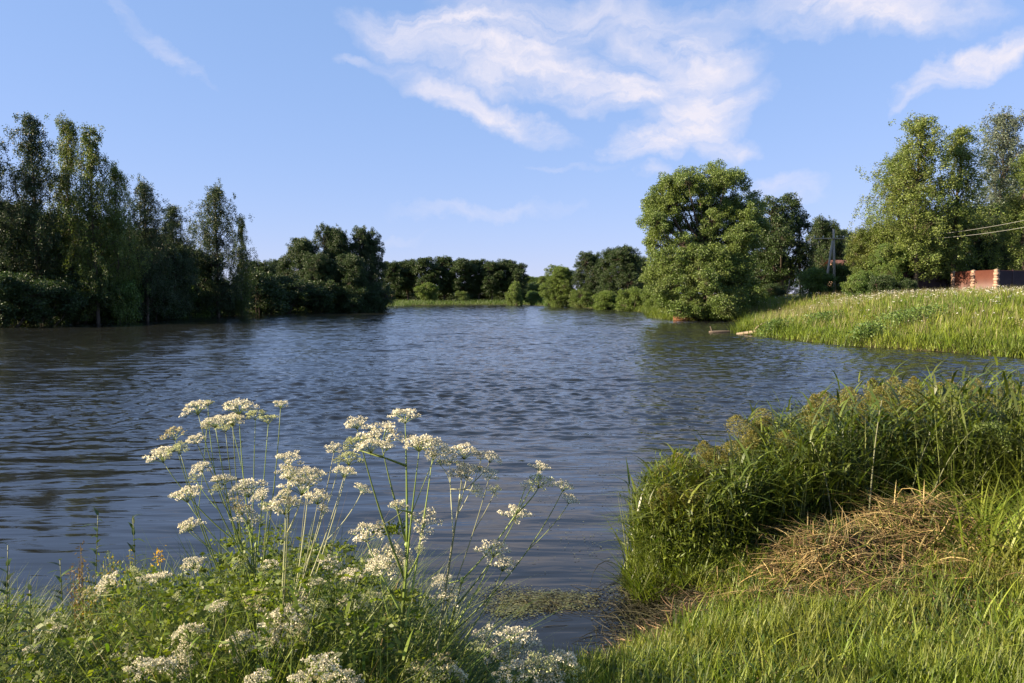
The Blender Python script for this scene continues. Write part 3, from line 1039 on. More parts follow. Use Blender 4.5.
# hide-proof: prototypes that were never placed are removed
for k, (root, _, _) in PROTO.items():
    if k not in USED:
        for c in list(root.children):
            bpy.data.objects.remove(c)
        bpy.data.objects.remove(root)


# ------------------------------------------------------------------ fence, pole, wires, houses
def frame_pts(a, b):
    a, b = np.array(a, float), np.array(b, float)
    d = b - a
    return a, d / np.linalg.norm(d), np.linalg.norm(d)


def panel(g, a, b, z0a, z0b, z1a, z1b, amp=0.018, pitch=0.12, mat=0):
    """trapezoidal corrugated metal sheet between two plan points"""
    a2, u, L = frame_pts(a, b)
    nrm = np.array([-u[1], u[0]])
    n = max(4, int(L / pitch) * 4)
    s = np.linspace(0, L, n + 1)
    k = np.arange(n + 1) % 4
    off = np.where((k == 1) | (k == 2), amp, -amp)
    pts = a2[None] + u[None] * s[:, None] + nrm[None] * off[:, None]
    zl = z0a + (z0b - z0a) * s / L
    zh = z1a + (z1b - z1a) * s / L
    th = nrm * 0.004
    F0 = np.column_stack([pts - th, zl]); F1 = np.column_stack([pts - th, zh])
    B0 = np.column_stack([pts + th, zl]); B1 = np.column_stack([pts + th, zh])
    V = np.concatenate([F0, F1, B0, B1])
    m = n + 1
    i = np.arange(n)
    Q = np.concatenate([np.stack([i, i + 1, i + 1 + m, i + m], 1), np.stack([i + 2 * m + 1, i + 2 * m, i + 3 * m, i + 3 * m + 1], 1),
                        np.stack([i + m, i + m + 1, i + 3 * m + 1, i + 3 * m], 1)])
    g.add(V, Q, mat=mat)


def fence():
    PL = [at(953, 290, 66.3), at(973, 290, 63.6), at(996, 290, 60.9)]
    root = empty('metal_fence', (PL[0][0], PL[0][1], float(ground(PL[0][0], PL[0][1]))), 'sunlit red metal fence section with three pale brick pillars above the meadow', 'fence')
    org = np.array(root.location)
    H = 1.95
    zs = [float(ground(p[0], p[1])) for p in PL]
    zs = [max(z, 2.45) + 0.12 for z in zs]
    for i, p in enumerate(PL):
        g = G()
        z = zs[i] - 0.4
        k = 0
        while z < zs[i] + H - 0.1:
            w = 0.17 if k % 2 == 0 else 0.14
            box(g, (p[0] - w, p[1] - w, z), (p[0] + w, p[1] + w, z + 0.225))
            z += 0.225
            k += 1
        g.build('pillar', 'brick', root, origin=org)
        c = G()
        x0, y0 = p[0], p[1]
        w = 0.19
        c.add([(x0 - w, y0 - w, z), (x0 + w, y0 - w, z), (x0 + w, y0 + w, z), (x0 - w, y0 + w, z), (x0, y0, z + 0.08)],
              [(3, 2, 1, 0)], [(0, 1, 4), (1, 2, 4), (2, 3, 4), (3, 0, 4)])
        c.build('pillar_cap', 'cap', root, origin=org)
    for i in range(len(PL) - 1):
        a, b = PL[i][:2], PL[i + 1][:2]
        a2, u, L = frame_pts(a, b)
        g = G()
        panel(g, a2 + u * 0.2, a2 + u * (L - 0.2), zs[i], zs[i + 1], zs[i] + H - 0.1, zs[i + 1] + H - 0.1)
        g.build('panel', 'metal_panel', root, origin=org)


fence()


def shade_tinted_fence(spots, label):  # fence stretches under the trees; their shade is put into the panel colour
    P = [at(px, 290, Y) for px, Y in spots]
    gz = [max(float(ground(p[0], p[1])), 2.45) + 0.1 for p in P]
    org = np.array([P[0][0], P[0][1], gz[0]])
    root = empty('painted_shade_fence', org, label, 'fence')
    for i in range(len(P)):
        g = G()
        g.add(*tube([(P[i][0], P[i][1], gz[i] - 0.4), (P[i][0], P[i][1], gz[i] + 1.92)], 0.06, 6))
        g.build('post', 'fence_shade_tint', root, origin=org)
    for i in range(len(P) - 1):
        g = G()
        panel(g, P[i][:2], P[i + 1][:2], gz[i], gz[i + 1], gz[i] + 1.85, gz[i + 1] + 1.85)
        g.build('panel', 'fence_shade_tint', root, origin=org)


shade_tinted_fence([(900, 66.0), (914, 66.8), (928, 67.6), (942, 68.2), (951, 68.4)], 'fence left of the sunlit red section, tree shade painted in as dark brown')
shade_tinted_fence([(998, 61.2), (1012, 61.9), (1026, 62.6), (1042, 63.4), (1060, 64.2)], 'fence running right from the last brick pillar, tree shade painted in as dark brown')


def utility_pole():
    Y = 80
    base = at(829, 285, Y)
    gz = float(ground(base[0], Y))
    org = np.array([base[0], Y, gz])
    root = empty('utility_pole', org, 'weathered A-frame wooden utility pole with crossarm, before dark trees', 'utility pole')
    top = at(833.5, 229, Y) - org
    g = G(); g.add(*tube([(-0.55, 0, -0.4), top + np.array([-0.08, 0, -1.2])], [0.14, 0.10], 8)); g.build('brace', 'wood_grey', root)
    g = G(); g.add(*tube([(0.75, 0.2, -0.4), top], [0.15, 0.10], 8)); g.build('pole', 'wood_grey', root)
    az = top[2] - 1.0
    g = G(); box(g, (top[0] - 2.1, -0.16, az - 0.06), (top[0] + 1.1, -0.06, az + 0.06)); g.build('crossarm', 'wood_grey', root)
    tips = []
    for dx in (-2.0, -1.1, 0.35, 1.0):
        g = G()
        g.add(*tube([(top[0] + dx, -0.11, az + 0.06), (top[0] + dx, -0.11, az + 0.14), (top[0] + dx, -0.11, az + 0.16), (top[0] + dx, -0.11, az + 0.28)], [0.015, 0.015, 0.05, 0.04], 8))
        g.build('insulator', 'porcelain', root)
        tips.append(org + np.array([top[0] + dx, -0.11, az + 0.28]))
    # two spans sweeping to the right, one short run to the left
    ends = [(tips[2], at(1090, 205, 52), 'upper overhead wire sweeping right from the pole past the birches'),
            (tips[3], at(1090, 214, 50), 'lower overhead wire sweeping right from the pole past the birches'),
            (tips[0], at(770, 240, 112), 'overhead wire running away behind the dark rounded tree')]
    for a, b, lab in ends:
        t = np.linspace(0, 1, 40)[:, None]
        P = a * (1 - t) + b * t
        P[:, 2] -= (4 * t[:, 0] * (1 - t[:, 0])) * 0.9
        g = G().add(*tube(P, 0.013, 5))
        o = g.build('overhead_wire', 'wire', origin=a)
        tag(o, lab, 'wire', 'overhead wires')
    # second slim pole
    p = at(801, 290, 90)
    gz = float(ground(p[0], 90))
    top = at(799, 226, 90)
    g = G().add(*tube([(p[0], 90, gz - 0.3), (top[0], 90, top[2])], [0.13, 0.09], 8))
    g2 = G()
    o = empty('utility_pole', (p[0], 90, gz), 'slim pale post rising before the dark rounded tree', 'utility pole')
    g.build('pole', 'wood_grey', o, origin=(p[0], 90, gz))
    box(g2, (top[0] - 0.7, 89.84, top[2] - 0.5), (top[0] + 0.7, 89.9, top[2] - 0.4))
    g2.build('crossarm', 'wood_grey', o, origin=(p[0], 90, gz))


utility_pole()


def stakes():
    for (px, py, tx, ty, Y, lab) in [(803, 292, 803, 275, 80, 'upright pale stake at the meadow top'), (786, 294, 790, 279, 80, 'leaning pale stake at the meadow top')]:
        a = at(px, py, Y); b = at(tx, ty, Y)
        gz = float(ground(a[0], Y))
        g = G().add(*tube([(a[0], Y, gz - 0.2), (a[0] * .5 + b[0] * .5 + 0.02, Y, (gz + b[2]) / 2), (b[0], Y, b[2])], [0.07, 0.065, 0.05], 7))
        o = g.build('wooden_stake', 'wood_pale', origin=(a[0], Y, gz))
        tag(o, lab, 'stake', 'wooden stakes')


stakes()


def house(px0, px1, eave_py, ridge_py, Y, label, wall, name='house'):
    a, b = at(px0, eave_py, Y), at(px1, eave_py, Y)
    r = at(px0, ridge_py, Y + 2.5)
    gz = float(ground((a[0] + b[0]) / 2, Y))
    org = np.array([(a[0] + b[0]) / 2, Y, gz])
    root = empty(name, org, label, 'house')
    w = (b[0] - a[0]) / 2
    hz = a[2] - gz
    rz = r[2] - gz
    dp = 5.0
    g = G(); box(g, (-w, 0, -0.5), (w, dp, hz)); g.build('wall', wall, root)
    e = 0.35
    g = G()
    V = [(-w - e, -e, hz - 0.15), (w + e, -e, hz - 0.15), (w + e, dp / 2, rz), (-w - e, dp / 2, rz), (-w - e, dp + e, hz - 0.15), (w + e, dp + e, hz - 0.15)]
    V2 = [(x, y, z - 0.12) for x, y, z in V]
    g.add(V + V2, [(0, 1, 2, 3), (3, 2, 5, 4), (7, 6, 9, 8), (8, 9, 10, 11), (0, 6, 7, 1), (4, 5, 11, 10)])
    g.build('roof', 'roof_red', root)
    g = G()
    for s in (-1, 1):
        g.add([(s * w, 0, hz - 0.02), (s * w, dp, hz - 0.02), (s * w, dp / 2, rz - 0.14)], None, [(0, 1, 2)])
    g.build('gable', wall, root)
    for s in (-0.5, 0.45):
        f = G(); box(f, (s * w - 0.55, -0.05, hz * 0.35), (s * w + 0.55, 0.02, hz * 0.35 + 1.3))
        fo = f.build('window', 'porcelain', root)
        p = G(); box(p, (s * w - 0.46, -0.07, hz * 0.35 + 0.08), (s * w + 0.46, -0.052, hz * 0.35 + 1.22))
        p.build('pane', 'glass', fo)
    return root


house(640, 678, 287, 267, 146, 'house with rusty red-brown roof behind the willow left edge', 'roof_red')
house(839, 853, 267, 260, 92, 'small brick house glimpsed through trees right of the utility pole', 'brick')


def driftwood():
    p = at(770, 334, 44.5)
    g = G()
    c0 = at(737, 333, 46.5); c1 = at(752, 334, 45.5); c2 = at(768, 331, 44.6)
    P = curve((c0[0], c0[1], 0.02), (c1[0], c1[1], 0.16), (c2[0] + .6, c2[1], 0.42), 9)
    g.add(*tube(P, np.linspace(0.07, 0.16, 9), 8))
    g.add(*tube(curve(P[4], P[4] + np.array([0.1, 0, 0.4]), P[4] + np.array([0.8, 0.1, 0.62]), 5), np.linspace(0.08, 0.03, 5), 6))
    g.add(*tube(curve(P[6], P[6] + np.array([0.3, -0.2, 0.2]), P[6] + np.array([0.9, -0.4, -0.2]), 5), np.linspace(0.08, 0.03, 5), 6))
    o = g.build('driftwood_branch', 'wood_pale', smooth=True, origin=P[0])
    tag(o, 'pale bare forked branch lying from the meadow bank into water', 'branch')
    c0 = at(709, 332, 48.5)
    g = G()
    P = curve((c0[0], c0[1], -0.02), (c0[0] + 0.8, c0[1] - 0.2, 0.1), (c0[0] + 1.9, c0[1] + 0.2, 0.02), 8)
    g.add(*tube(P, np.linspace(0.13, 0.07, 8), 8))
    g.add(*tube(curve(P[1], P[1] + np.array([-.1, 0, .15]), P[1] + np.array([-.15, .1, .4]), 4), np.linspace(0.05, 0.03, 4), 6))
    o = g.build('floating_log', 'bark', smooth=True, origin=P[0])
    tag(o, 'short dark log floating in front of the willow thicket', 'log')
    # small rusty boat bow pulled into the reeds
    b = at(681, 318, 74)
    org = np.array([b[0], 71.0, 0.0])
    root = empty('rowing_boat', org, 'small rusty orange-brown boat nosed under the willow thicket', 'boat', rz=R(12))
    L, Wd, Hh = 3.0, 0.6, 0.42
    n = 11
    s = np.linspace(-1, 1, n)
    wv = Wd * (1 - np.abs(s) ** 2.6 * np.where(s < 0, 1.0, 0.4))
    sheer = Hh + 0.18 * s ** 2
    g = G()
    prof = [(-1, 1), (-0.9, 0.5), (-0.55, 0.05), (0, 0), (0.55, 0.05), (0.9, 0.5), (1, 1)]
    for inner in (0, 1):
        k = 0.94 if inner else 1
        V = [(s[i] * L / 2 * (1 if not inner else 0.98), p * wv[i] * k, (q * sheer[i] - 0.12) + (0.02 if inner else 0) * (1 - q)) for i in range(n) for p, q in prof]
        m = len(prof)
        Q = [(i * m + j, i * m + j + 1, (i + 1) * m + j + 1, (i + 1) * m + j) for i in range(n - 1) for j in range(m - 1)]
        g.add(V, Q)
    V = [(s[i] * L / 2, sg * wv[i] * kk, sheer[i] - 0.12 + 0.004) for i in range(n) for sg, kk in ((-1, 1.03), (-1, 0.93), (1, 0.93), (1, 1.03))]
    Q = []
    for i in range(n - 1):
        Q += [(i * 4, i * 4 + 1, i * 4 + 5, i * 4 + 4), (i * 4 + 2, i * 4 + 3, i * 4 + 7, i * 4 + 6)]
    g.add(V, Q)
    g.build('hull', 'rust', root)
    for x in (-0.5, 0.45):
        q = G(); box(q, (x - 0.12, -0.52, 0.2), (x + 0.12, 0.52, 0.235)); q.build('thwart', 'wood_grey', root)


driftwood()


# ------------------------------------------------------------------ right meadow
def scatter(x0, x1, y0, y1, n, rng, dmin=0.0, dmax=1e9, dens=None):
    x = rng.uniform(x0, x1, n)
    y = rng.uniform(y0, y1, n)
    d = sdist(x, y)
    k = (d > dmin) & (d < dmax)
    if dens is not None:
        k &= rng.rand(n) < dens(x, y, d)
    x, y, d = x[k], y[k], d[k]
    return np.stack([x, y, ground(x, y)], 1), d


def meadow():
    rng = np.random.RandomState(400)

    def infr(x, y, d):
        return (x < 0.74 * y + 4) & (x > 0.16 * y)
    g = G()
    P, d = scatter(9, 48, 24, 110, 640000, rng, 0.0, 30, lambda x, y, d: infr(x, y, d) * np.clip(38 / y, 0.4, 1) ** 1.5)
    hv = 0.16 + 0.30 * (0.5 + 0.5 * wob(P[:, 0] * 0.6, P[:, 1] * 0.6)) + 0.50 * np.clip(wob(P[:, 0] * 1.9, P[:, 1] * 1.6), 0, 1) ** 1.3
    g.add(*blades(P, hv * rng.uniform(0.6, 1.35, len(P)), 0.035, rng, 0.35, 0.5, 2))
    o = g.build('meadow_grass', 'meadow')
    tag(o, 'tall yellow-green meadow grass covering the right bank slope', 'grass', kind='stuff')
    # dry culms mixed in
    g = G()
    P, d = scatter(11, 48, 24, 75, 26000, rng, 1.0, 30, infr)
    g.add(*blades(P, rng.uniform(0.5, 0.95, len(P)), 0.02, rng, 0.3, 0.25, 2))
    P, d = scatter(11, 26, 25, 60, 60000, rng, 0.05, 0.9, infr)
    P = P[rng.rand(len(P)) < 0.5]
    g.add(*blades(P, rng.uniform(0.15, 0.4, len(P)), 0.03, rng, 0.8, 1.0, 2, drop=0.6))
    o = g.build('dry_grass', 'meadow_dry')
    tag(o, 'straw coloured dry culms among the right bank grass', 'grass', kind='stuff')
    # sedge fringe at the water
    g = G()
    P, d = scatter(9, 26, 24, 135, 170000, rng, -0.35, 0.8, lambda x, y, d: (x < 0.74 * y + 4) & (x > 0.10 * y))
    keep = (wob(P[:, 0] * 1.7, P[:, 1] * 1.5) + 0.5 * wob(P[:, 0] * 4.3 + 1, P[:, 1] * 3.9)) > rng.rand(len(P)) * 0.5 - 0.1
    P = P[keep]
    P[:, 2] = np.maximum(P[:, 2], -0.1)
    g.add(*blades(P, rng.uniform(0.4, 1.0, len(P)) * (0.7 + 0.6 * np.clip(wob(P[:, 0] * 1.7, P[:, 1] * 1.5), 0, 1)), 0.035, rng, 0.45, 0.6, 2))
    o = g.build('waterside_sedge', 'sedge')
    tag(o, 'fringe of green sedge along the right bank waterline', 'sedge', kind='stuff')
    # white meadow flowers in patches
    g = G()
    P, d = scatter(12, 48, 28, 75, 10000, rng, 3.0, 30, lambda x, y, d: infr(x, y, d) * ((wob(x * 0.5 + 3, y * 0.5) + 0.5 * wob(x * 1.7, y * 1.3) > 0.15) * (0.15 + 0.85 * sst(d, 4, 9))))
    top = P + np.array([0, 0, 1.0]) * rng.uniform(0.42, 0.78, len(P))[:, None]
    Cs = np.repeat(top, 5, 0) + rng.normal(0, 0.035, (len(top) * 5, 3)) * np.array([1, 1, 0.3])
    V, Q = leaves(Cs, rng.normal(size=Cs.shape) * np.array([1, 1, 0.4]), 0.05, 0.022, rng)
    g.add(V, Q)
    g.add(*blades(P, (top - P)[:, 2], 0.012, rng, 0.01, 0.01, 1), mat=1)
    o = g.build('meadow_flowers', ['white_flower', 'sedge'])
    tag(o, 'small white umbel flowers scattered through the right meadow', 'wildflowers', kind='stuff')
    # far shores' grass
    g = G()
    P, d = scatter(-60, 40, 105, 215, 150000, rng, 0.0, 26, lambda x, y, d: (np.abs(x + 4) < 0.36 * y) * (0.4 + 0.6 * (d < 8)))
    g.add(*blades(P, rng.uniform(0.3, 0.9, len(P)), 0.09, rng, 0.3, 0.4, 1))
    P, d = scatter(-60, -20, 45, 120, 70000, rng, -0.2, 14)
    g.add(*blades(P, rng.uniform(0.3, 0.9, len(P)), 0.05, rng, 0.3, 0.4, 1))
    o = g.build('far_grass', 'grass_dark')
    tag(o, 'rough grass along the far and left shores', 'grass', kind='stuff')
    # dark nettle patches
    for (px, py, Y, w, lab) in [(908, 324, 38, 1.7, 'dark nettle patch in the middle of the right meadow slope'),
                                (822, 322, 43, 0.9, 'small dark nettle patch on the meadow slope near the branch'),
                                (868, 336, 36, 0.8, 'dark weed patch low on the meadow bank'),
                                (774, 334, 43.6, 0.8, 'dark sedge clump at the water beside the bare branch')]:
        p = at(px, py, Y)
        n = int(1100 * w)
        xy = rng.normal(0, 1, (n, 2)) * np.array([w * 0.55, w * 0.4]) + np.array([p[0], Y])
        Pn = np.column_stack([xy, ground(xy[:, 0], xy[:, 1])])
        org = np.array([p[0], Y, float(ground(p[0], Y))])
        gg = G()
        hh = rng.uniform(0.2, 1.0, n) * 0.8
        C = Pn + np.array([0, 0, 1.0]) * hh[:, None]
        V, Q = leaves(C, rng.normal(size=(n, 3)), 0.11, 0.035, rng)
        gg.add(V, Q)
        m = n // 4
        gg.add(*blades(Pn[:m], rng.uniform(0.5, 0.9, m), 0.02, rng, 0.1, 0.1, 1))
        o = gg.build('nettle_patch', 'broad_leaf', origin=org)
        tag(o, lab, 'weeds', 'dark weed patches on the right bank')


meadow()


# ------------------------------------------------------------------ near bank: right side
def near_right():
    rng = np.random.RandomState(500)
    # lawn-like bright grass
    g = G()

    def dn(x, y, d):
        heap = np.exp(-(((x - 2.75) / 1.05) ** 2 + ((y - 5.75) / 0.45) ** 2))
        return (0.35 + 0.65 * sst(d, 0.0, 0.35)) * (1 - 0.9 * (heap > 0.5)) * (0.25 + 0.75 * (wob(x * 2.2, y * 2.2) + 0.7 * wob(x * 9, y * 9) > -0.1)) * (1 - 0.8 * np.exp(-(((x - 2.5) / 0.7) ** 2 + ((y - 5.2) / 0.22) ** 2)))
    P, d = scatter(0.2, 5.6, 3.4, 6.6, 90000, rng, 0.12, 9, dn)
    patch = 0.5 + 0.5 * wob(P[:, 0] * 2.1 + 1, P[:, 1] * 2.4)
    h = (0.06 + 0.12 * patch) * rng.uniform(0.5, 1.6, len(P))
    g.add(*blades(P, h, 0.007 * rng.uniform(0.6, 1.5, len(P)), rng, 0.3, 0.4, 3))
    o = g.build('bank_grass', 'grass')
    tag(o, 'bright short green grass on the near bank at right', 'grass', kind='stuff')
    g = G()
    P, d = scatter(0.7, 6.0, 3.6, 6.3, 900, rng, 0.3, 9)
    g.add(*blades(P, rng.uniform(0.2, 0.4, len(P)), 0.010, rng, 0.5, 0.9, 4, drop=0.5))
    P, d = scatter(3.3, 5.5, 5.0, 6.2, 1500, rng, 0.3, 9)
    g.add(*blades(P, rng.uniform(0.35, 0.75, len(P)), 0.015, rng, 0.5, 0.9, 5, drop=0.5))
    o = g.build('long_grass', 'grass')
    tag(o, 'longer arching blades among the short near grass', 'grass', kind='stuff')
    g = G()
    P, d = scatter(0.6, 5.8, 3.6, 6.2, 9000, rng, 0.3, 9, lambda x, y, d: 0.15 + 0.85 * (wob(x * 3 + 5, y * 3) > 0.15))
    P[:, 2] += rng.uniform(0.02, 0.13, len(P))
    g.add(*blades(P, rng.uniform(0.025, 0.06, len(P)), 0.02, rng, 1.2, 1.2, 4, drop=0.7))
    P, d = scatter(0.4, 5.8, 3.5, 6.4, 9000, rng, 0.2, 9)
    g.add(*blades(P, rng.uniform(0.05, 0.2, len(P)), 0.008, rng, 0.5, 0.6, 3), mat=1)
    o = g.build('low_weeds', ['herb_leaf', 'grass_dark'])
    tag(o, 'low dark leafy weeds between the bright grass at right', 'weeds', kind='stuff')
    # ground litter and thatch
    g = G()
    P, d = scatter(0.3, 6, 3.4, 6.8, 16000, rng, 0.0, 9)
    P[:, 2] += rng.uniform(0.01, 0.05, len(P))
    V, Q = leaves(P, rng.normal(size=P.shape) * np.array([1, 1, 0.15]), rng.uniform(0.04, 0.16, len(P)), 0.003, rng)
    g.add(V, Q)
    o = g.build('dry_litter', 'straw_brown')
    tag(o, 'brown dead grass litter between the green blades', 'litter', kind='stuff')
    # sedge-like bunches with rough leaves around camera for depth
    g = G()
    P, d = scatter(-8, 9, -2, 4.2, 60000, rng, 0.3, 12)
    g.add(*blades(P, rng.uniform(0.08, 0.3, len(P)), 0.009, rng, 0.4, 0.6, 2))
    o = g.build('trampled_grass', 'grass')
    tag(o, 'short grass on the bank where the viewer stands', 'grass', kind='stuff')


near_right()


def stalks(center_fn, n, rng, Lr=(0.25, 0.8), r=0.0035, ang_mu=None, ang_sd=3.14, pitch=0.12):
    """loose stalks lying about: flat ribbons in slight arcs"""
    Vs, Qs = [], []
    C = center_fn(n)
    a = rng.uniform(-math.pi, math.pi, n) if ang_mu is None else rng.normal(ang_mu, ang_sd, n)
    L = rng.uniform(*Lr, n)
    pt = rng.normal(0, pitch, n)
    D = np.stack([np.cos(a) * np.cos(pt), np.sin(a) * np.cos(pt), np.sin(pt)], 1)
    S = norm(np.cross(D, rng.normal(0, 0.5, (n, 3)) + np.array([0, 0, 1])))
    B = norm(np.cross(D, S))
    arc = rng.normal(0, 0.10, n) * L
    sag = np.abs(rng.normal(0, 0.08, n)) * L
    rows = []
    segs = 5
    for s in range(segs + 1):
        t = s / segs - 0.5
        c = C + D * (t * L)[:, None] + S * (arc * (1 - 4 * t * t))[:, None] + np.array([0, 0, -1.0]) * (sag * 4 * t * t)[:, None]
        w = r * rng.uniform(0.8, 1.2, n) * (1 - 0.5 * abs(t) * 2)
        rows += [c + B * 0.0 - S * w[:, None], c + B * w[:, None], c + S * w[:, None]]
    m = len(rows)
    V = np.stack(rows, 1).reshape(-1, 3)
    b = np.arange(n) * m
    for s in range(segs):
        o = 3 * s
        for (p, q) in ((0, 1), (1, 2), (2, 0)):
            Qs.append(np.stack([b + o + p, b + o + q, b + o + 3 + q, b + o + 3 + p], 1))
    return V, np.concatenate(Qs)


def straw_heap():
    rng = np.random.RandomState(510)
    cx, cyy = 2.55, 5.75
    base = float(ground(cx, cyy))
    org = np.array([cx, cyy, base])

    def hf(x, y):
        h = 0.17 * np.exp(-(((x - 2.55) / 0.58) ** 2 + ((y - 5.8) / 0.42) ** 2) ** 1.3) + 0.22 * np.exp(-(((x - 3.3) / 0.42) ** 2 + ((y - 5.95) / 0.36) ** 2) ** 1.2) \
            - 0.14 * np.exp(-(((x - 2.9) / 0.22) ** 2 + ((y - 5.72) / 0.2) ** 2)) + 0.13 * wob(x * 4, y * 5) * np.exp(-((x - 2.7) ** 2 + (y - 5.8) ** 2))
        return np.maximum(h, 0)

    def cf(n):
        x = rng.normal(2.85, 0.50, n)
        y = rng.normal(5.72, 0.26, n)
        z = ground(x, y) + hf(x, y) + rng.uniform(-0.05, 0.10, n)
        return np.stack([x, y, z], 1)
    g = G()
    # solid brown core so no hollow shows
    xs = np.linspace(1.2, 4.2, 50); ys = np.linspace(5.0, 6.7, 30)
    X, Y = np.meshgrid(xs, ys)
    Hh = hf(X, Y)
    Z = ground(X, Y) + Hh - 0.05
    V = np.stack([X, Y, Z], -1).reshape(-1, 3)
    i = np.arange(29)[:, None] * 50 + np.arange(49)[None]
    keep = (Hh[:-1, :-1] > 0.02)
    Q = np.stack([i, i + 1, i + 51, i + 50], -1)[keep].reshape(-1, 4)
    g.add(V, Q, mat=3)
    g.add(*stalks(cf, 700, rng, (0.15, 0.6), 0.0035, R(-25), 1.0, 0.3), mat=0)
    n_ = 700
    g.add(*blades(cf(n_) + np.array([0, 0, 0.02]), rng.uniform(0.08, 0.3, n_), rng.uniform(0.004, 0.010, n_), rng, 1.6, 1.0, 5, drop=0.95), mat=0)
    g.add(*stalks(cf, 2000, rng, (0.1, 0.5), 0.0035, None, 3.1, 0.3), mat=1)
    g.add(*stalks(cf, 260, rng, (0.2, 0.7), 0.005, R(-10), 0.8, 0.3), mat=2)
    g.add(*stalks(cf, 320, rng, (0.2, 0.7), 0.0045, R(40), 0.6, 0.25), mat=0)
    # curl of stalks on the right hump
    k = 260
    for q in range(k):
        a0 = rng.uniform(0.2, 2.4); a1 = a0 + rng.uniform(0.5, 1.3)
        rr = rng.uniform(0.12, 0.42); t = np.linspace(a0, a1, 6)
        x = 3.3 + rr * 1.1 * np.cos(t); y = 5.9 + rr * 0.75 * np.sin(t)
        z = ground(x, y) + hf(x, y) + rng.uniform(0.0, 0.07)
        g.add(*tube(np.stack([x, y, z], 1), 0.0032, 3), mat=0)
    # slope of bleached stalks sliding down to the lower left
    def cs(n):
        t = rng.rand(n)
        x = 1.65 + t * 0.7 + rng.normal(0, 0.10, n)
        y = 5.38 + t * 0.35 + rng.normal(0, 0.12, n)
        return np.stack([x, y, ground(x, y) + 0.03 + hf(x, y) + rng.uniform(0, 0.05, n)], 1)
    g.add(*stalks(cs, 260, rng, (0.2, 0.6), 0.0035, R(40), 0.45), mat=0)
    n_ = 2600
    c_ = cf(n_)
    g.add(*blades(c_ - np.array([0, 0, 0.05]), rng.uniform(0.06, 0.2, n_), 0.008, rng, 0.5, 0.8, 3), mat=2)
    o = g.build('straw_heap', ['straw', 'straw_brown', 'sedge', 'dead_wet'], origin=org)
    tag(o, 'tangled heap of dry straw and broken reed stalks before the green reeds', 'straw heap')
    # reddish-brown debris below
    g = G()

    def cb(n):
        x = rng.normal(2.6, 0.75, n); y = rng.normal(5.3, 0.22, n)
        return np.stack([x, y, ground(x, y) + rng.uniform(0.01, 0.1, n)], 1)
    g.add(*stalks(cb, 1300, rng, (0.08, 0.4), 0.003, None, 3.1, 0.35))
    o = g.build('reed_debris', 'straw_brown')
    tag(o, 'red-brown broken stalk debris in front of the straw heap', 'debris', kind='stuff')
    # dark wet mat in the inlet
    g = G()

    def cw(n):
        x = rng.normal(1.32, 0.24, n); y = rng.normal(5.62, 0.27, n)
        return np.stack([x, y, np.maximum(ground(x, y), 0) + rng.uniform(0.003, 0.05, n)], 1)
    g.add(*stalks(cw, 800, rng, (0.1, 0.5), 0.0035, None, 3.1, 0.05))
    o = g.build('wet_reed_mat', 'dead_wet')
    tag(o, 'dark wet mat of flattened dead reeds in the little inlet', 'debris', kind='stuff')
    # few bold fallen green and pale stalks
    def one(p0, p1, p2, r, m, nm, lab):
        P = curve(p0, p1, p2, 10)
        gg = G().add(*tube(P, np.linspace(r, r * 0.5, 10), 5))
        oo = gg.build(nm, m, origin=P[0])
        tag(oo, lab, 'stalk', 'broken reed stalks')
    def gp(px, py, Y):
        return at(px, py, Y)
    one(gp(690, 612, 5.6), gp(735, 585, 5.7), gp(785, 557, 5.9), 0.006, 'stem', 'fallen_stalk', 'single green stalk lying across the mud left of the straw heap')
    one(gp(876, 497, 6.2), gp(885, 520, 6.0), gp(905, 535, 5.7), 0.006, 'straw', 'broken_stalk', 'bent straw stalk sticking up from the straw heap')


straw_heap()


# ------------------------------------------------------------------ reeds
def reed_height(x, y):
    # rises from the water's edge at left to the full stand at right
    return 0.62 + 0.62 * sst(x, 0.9, 3.8) + 0.20 * wob(x * 2.6, y * 2.1)


